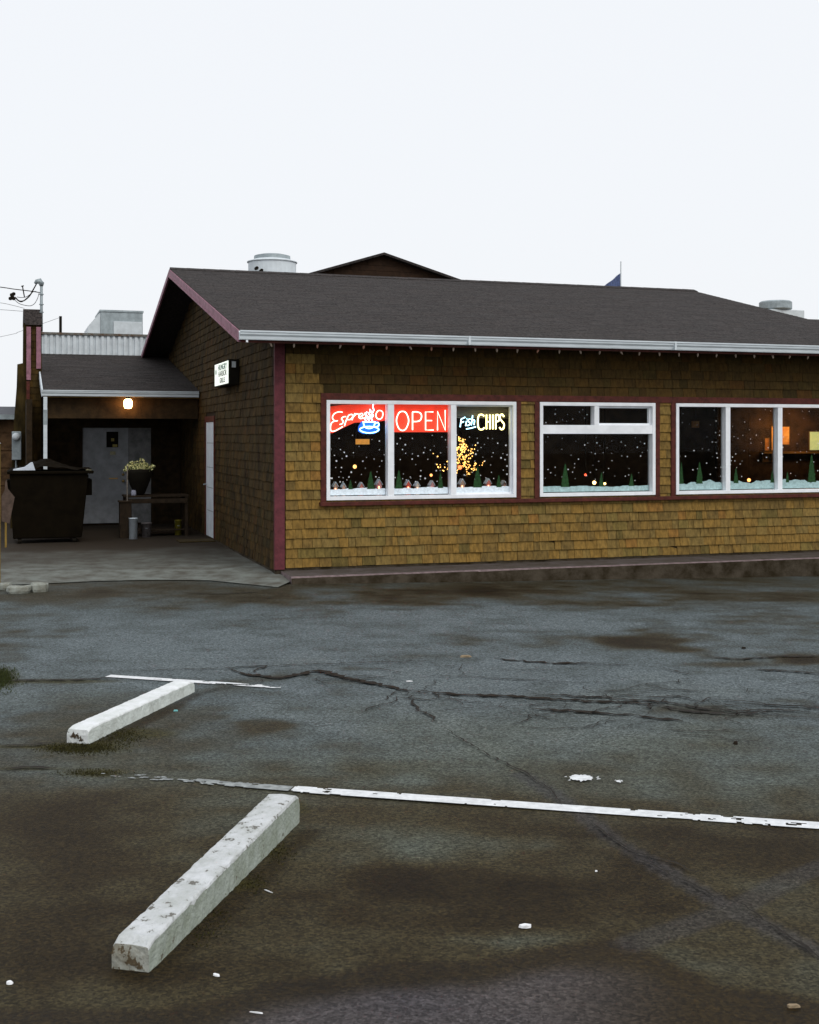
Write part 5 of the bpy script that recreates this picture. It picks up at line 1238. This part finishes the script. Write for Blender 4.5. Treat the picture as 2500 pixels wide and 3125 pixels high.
# potting table
tv0 = 6.3; ta = on_v(380, 1508, tv0)[0]; tb_ = on_v(578, 1508, tv0)[0]; tt = on_v(450, 1512, tv0)[1]
tbl = thing('work_table', 'dark slatted work table under the covered entrance', 'table', B(ta, tv0, AZ), ROT)
M['oldwood'] = mat('dark_weathered_wood', (.030, .019, .010), .85, .3, 10, .3, 60)
Lx = tb_-ta; th_ = tt-AZ
for j in range(4):
    mb = MB(); mb.box((0, .02+j*.14, th_-.03), (Lx, .14+j*.14, th_), M['oldwood']); mb.obj('slat', tbl, bevel=.003)
for x in (.02, Lx-.07):
    for y in (.03, .52): mb = MB(); mb.box((x, y, 0), (x+.05, y+.05, th_-.031), M['oldwood']); mb.obj('leg', tbl)
mb = MB(); mb.box((.03, .005, th_-.14), (Lx-.03, .028, th_-.06), M['oldwood']); mb.obj('apron_rail', tbl); mb = MB(); mb.box((.075, .05, .1), (Lx-.075, .5, .12), M['oldwood']); mb.obj('lower_shelf', tbl)
# planter with flowers
pv = 6.42; q_ = on_v(427, 1505, pv)
plt = thing('flower_pot', 'wide dark pot of pale yellow flowers on the work table', 'potted plant', B(q_[0], pv+.1, tt), ROT)
pz = on_v(427, 1432, pv)[1]-tt
mb = MB(); mb.lathe((0, 0, 0), [(.07, 0), (.10, .03), (.19, pz*.55), (.23, pz*.85), (.235, pz), (.21, pz+.002), (.18, pz-.05)], M['black'], 18); mb.obj('pot', plt, smooth=True)
M['petal'] = mat('pale_yellow_petal', (.80, .78, .38), .7, .25, 20); M['leafg'] = mat('pot_leaf', (.06, .085, .02), .8, .3)
r = random.Random(4); mb = MB(); mg = MB()
for i in range(1100):
    a_ = r.uniform(0, 6.28); d_ = .27*math.sqrt(r.random()); x, y = d_*math.cos(a_), d_*math.sin(a_)*.7; z_ = pz-.02+r.uniform(0, .19)*(1.25-d_/.3)+.02*math.sin(x*30)
    s_ = r.uniform(.010, .021); q2_ = [Vector((r.gauss(0, 1), r.gauss(0, 1), r.gauss(0, 1))).normalized()*s_ for _ in range(2)]; c_ = Vector((x, y, z_))
    (mb if r.random() < .72 else mg).add([c_-q2_[0], c_+q2_[1], c_+q2_[0], c_-q2_[1]], [(0, 1, 2, 3)], M['petal'] if mb is not mg and False else (M['petal']))
mb.obj('blossom', plt, kind='stuff'); mg.mats = [M['leafg']]; mg.obj('foliage', plt, kind='stuff')
pp = B(on_v(388, 1500, 6.2)[0], 6.2, AZ)
mb = MB(); mb.tube([(0, 0, 0), (.0, .02, on_v(388, 1421, 6.2)[1]-AZ)], .011, mat('grey_stick', (.22, .19, .16), .8, .2), 6); o = mb.obj('stick', None, label='upright grey stick left of the flower pot', cat='stick'); o.location = pp
def bucket(name, px, py0, py1, wpx, m, label, v=6.1, taper=.93, handle=True, cat='bucket'):
    c = on_v(px, py1, v); top = on_v(px, py0, v)[1]; rad = (on_v(px+wpx/2, py1, v)[0]-on_v(px-wpx/2, py1, v)[0])/2
    base = AZ; h = top-c[1]
    t = thing(name, label, cat, B(c[0], v, base if abs(c[1]-base) < .16 else c[1]), ROT)
    mb = MB(); mb.lathe((0, 0, 0), [(rad*taper, 0), (rad, h*.97), (rad*1.04, h*.97), (rad*1.04, h), (rad*.9, h), (rad*.88, h*.9)], m, 18); mb.obj('body', t, smooth=True)
    if handle:
        mb = MB(); mb.tube(catmull([(-rad, 0, h*.95), (-rad*.8, -.02, h*.8), (0, -rad*1.05, h*.62), (rad*.8, -.02, h*.8), (rad, 0, h*.95)], 4), .003, M['steel'], 4); mb.obj('handle', t)
bucket('bucket', 407, 1572, 1636, 27, mat('white_plastic', (.62, .7, .76), .4, .05), 'tall white bucket in front of the table', 5.9)
bucket('jug', 447, 1574, 1618, 32, mat('grey_plastic', (.20, .18, .18), .5, .25, 20), 'grey plastic jug right of the white bucket', 6.2, .8, cat='jug')
bucket('bucket', 544, 1566, 1612, 22, mat('yellow_plastic', (.20, .17, .02), .5, .1), 'dull yellow bucket under the table', 6.5)
pp = B(on_v(398, 1600, 6.05)[0]-.09, 6.12, AZ)
mb = MB(); mb.box((-.08, 0, 0), (.12, .25, .62), M['oldwood']); mb.box((-.1, -.02, .621), (.14, .27, .645), M['oldwood']); o = mb.obj('crate', None, label='tall dark crate behind the white bucket', cat='crate', bevel=.004); o.location = pp; o.rotation_euler = (0, 0, ROT)
q_ = on_v(412, 1498, 6.2)
rock('plastic_bag', tuple(B(q_[0], 6.42, tt)), (.09, .07, .09), 7, 'small pale lilac bag at the foot of the flower pot', mat('lilac_bag', (.35, .36, .45), .5, .1), 'bag')
mp = gp(607, 1653, AZ)
mb = MB(); mb.box((-.32, -.25, 0), (.28, .22, .018), mat('olive_doormat', (.05, .035, .012), .95, .3, 30)); o = mb.obj('doormat', None, label='brown doormat in front of the white side door', cat='doormat', bevel=.003); o.location = (mp.x-.05, mp.y+.1, AZ+.002); o.rotation_euler = (0, 0, ROT)
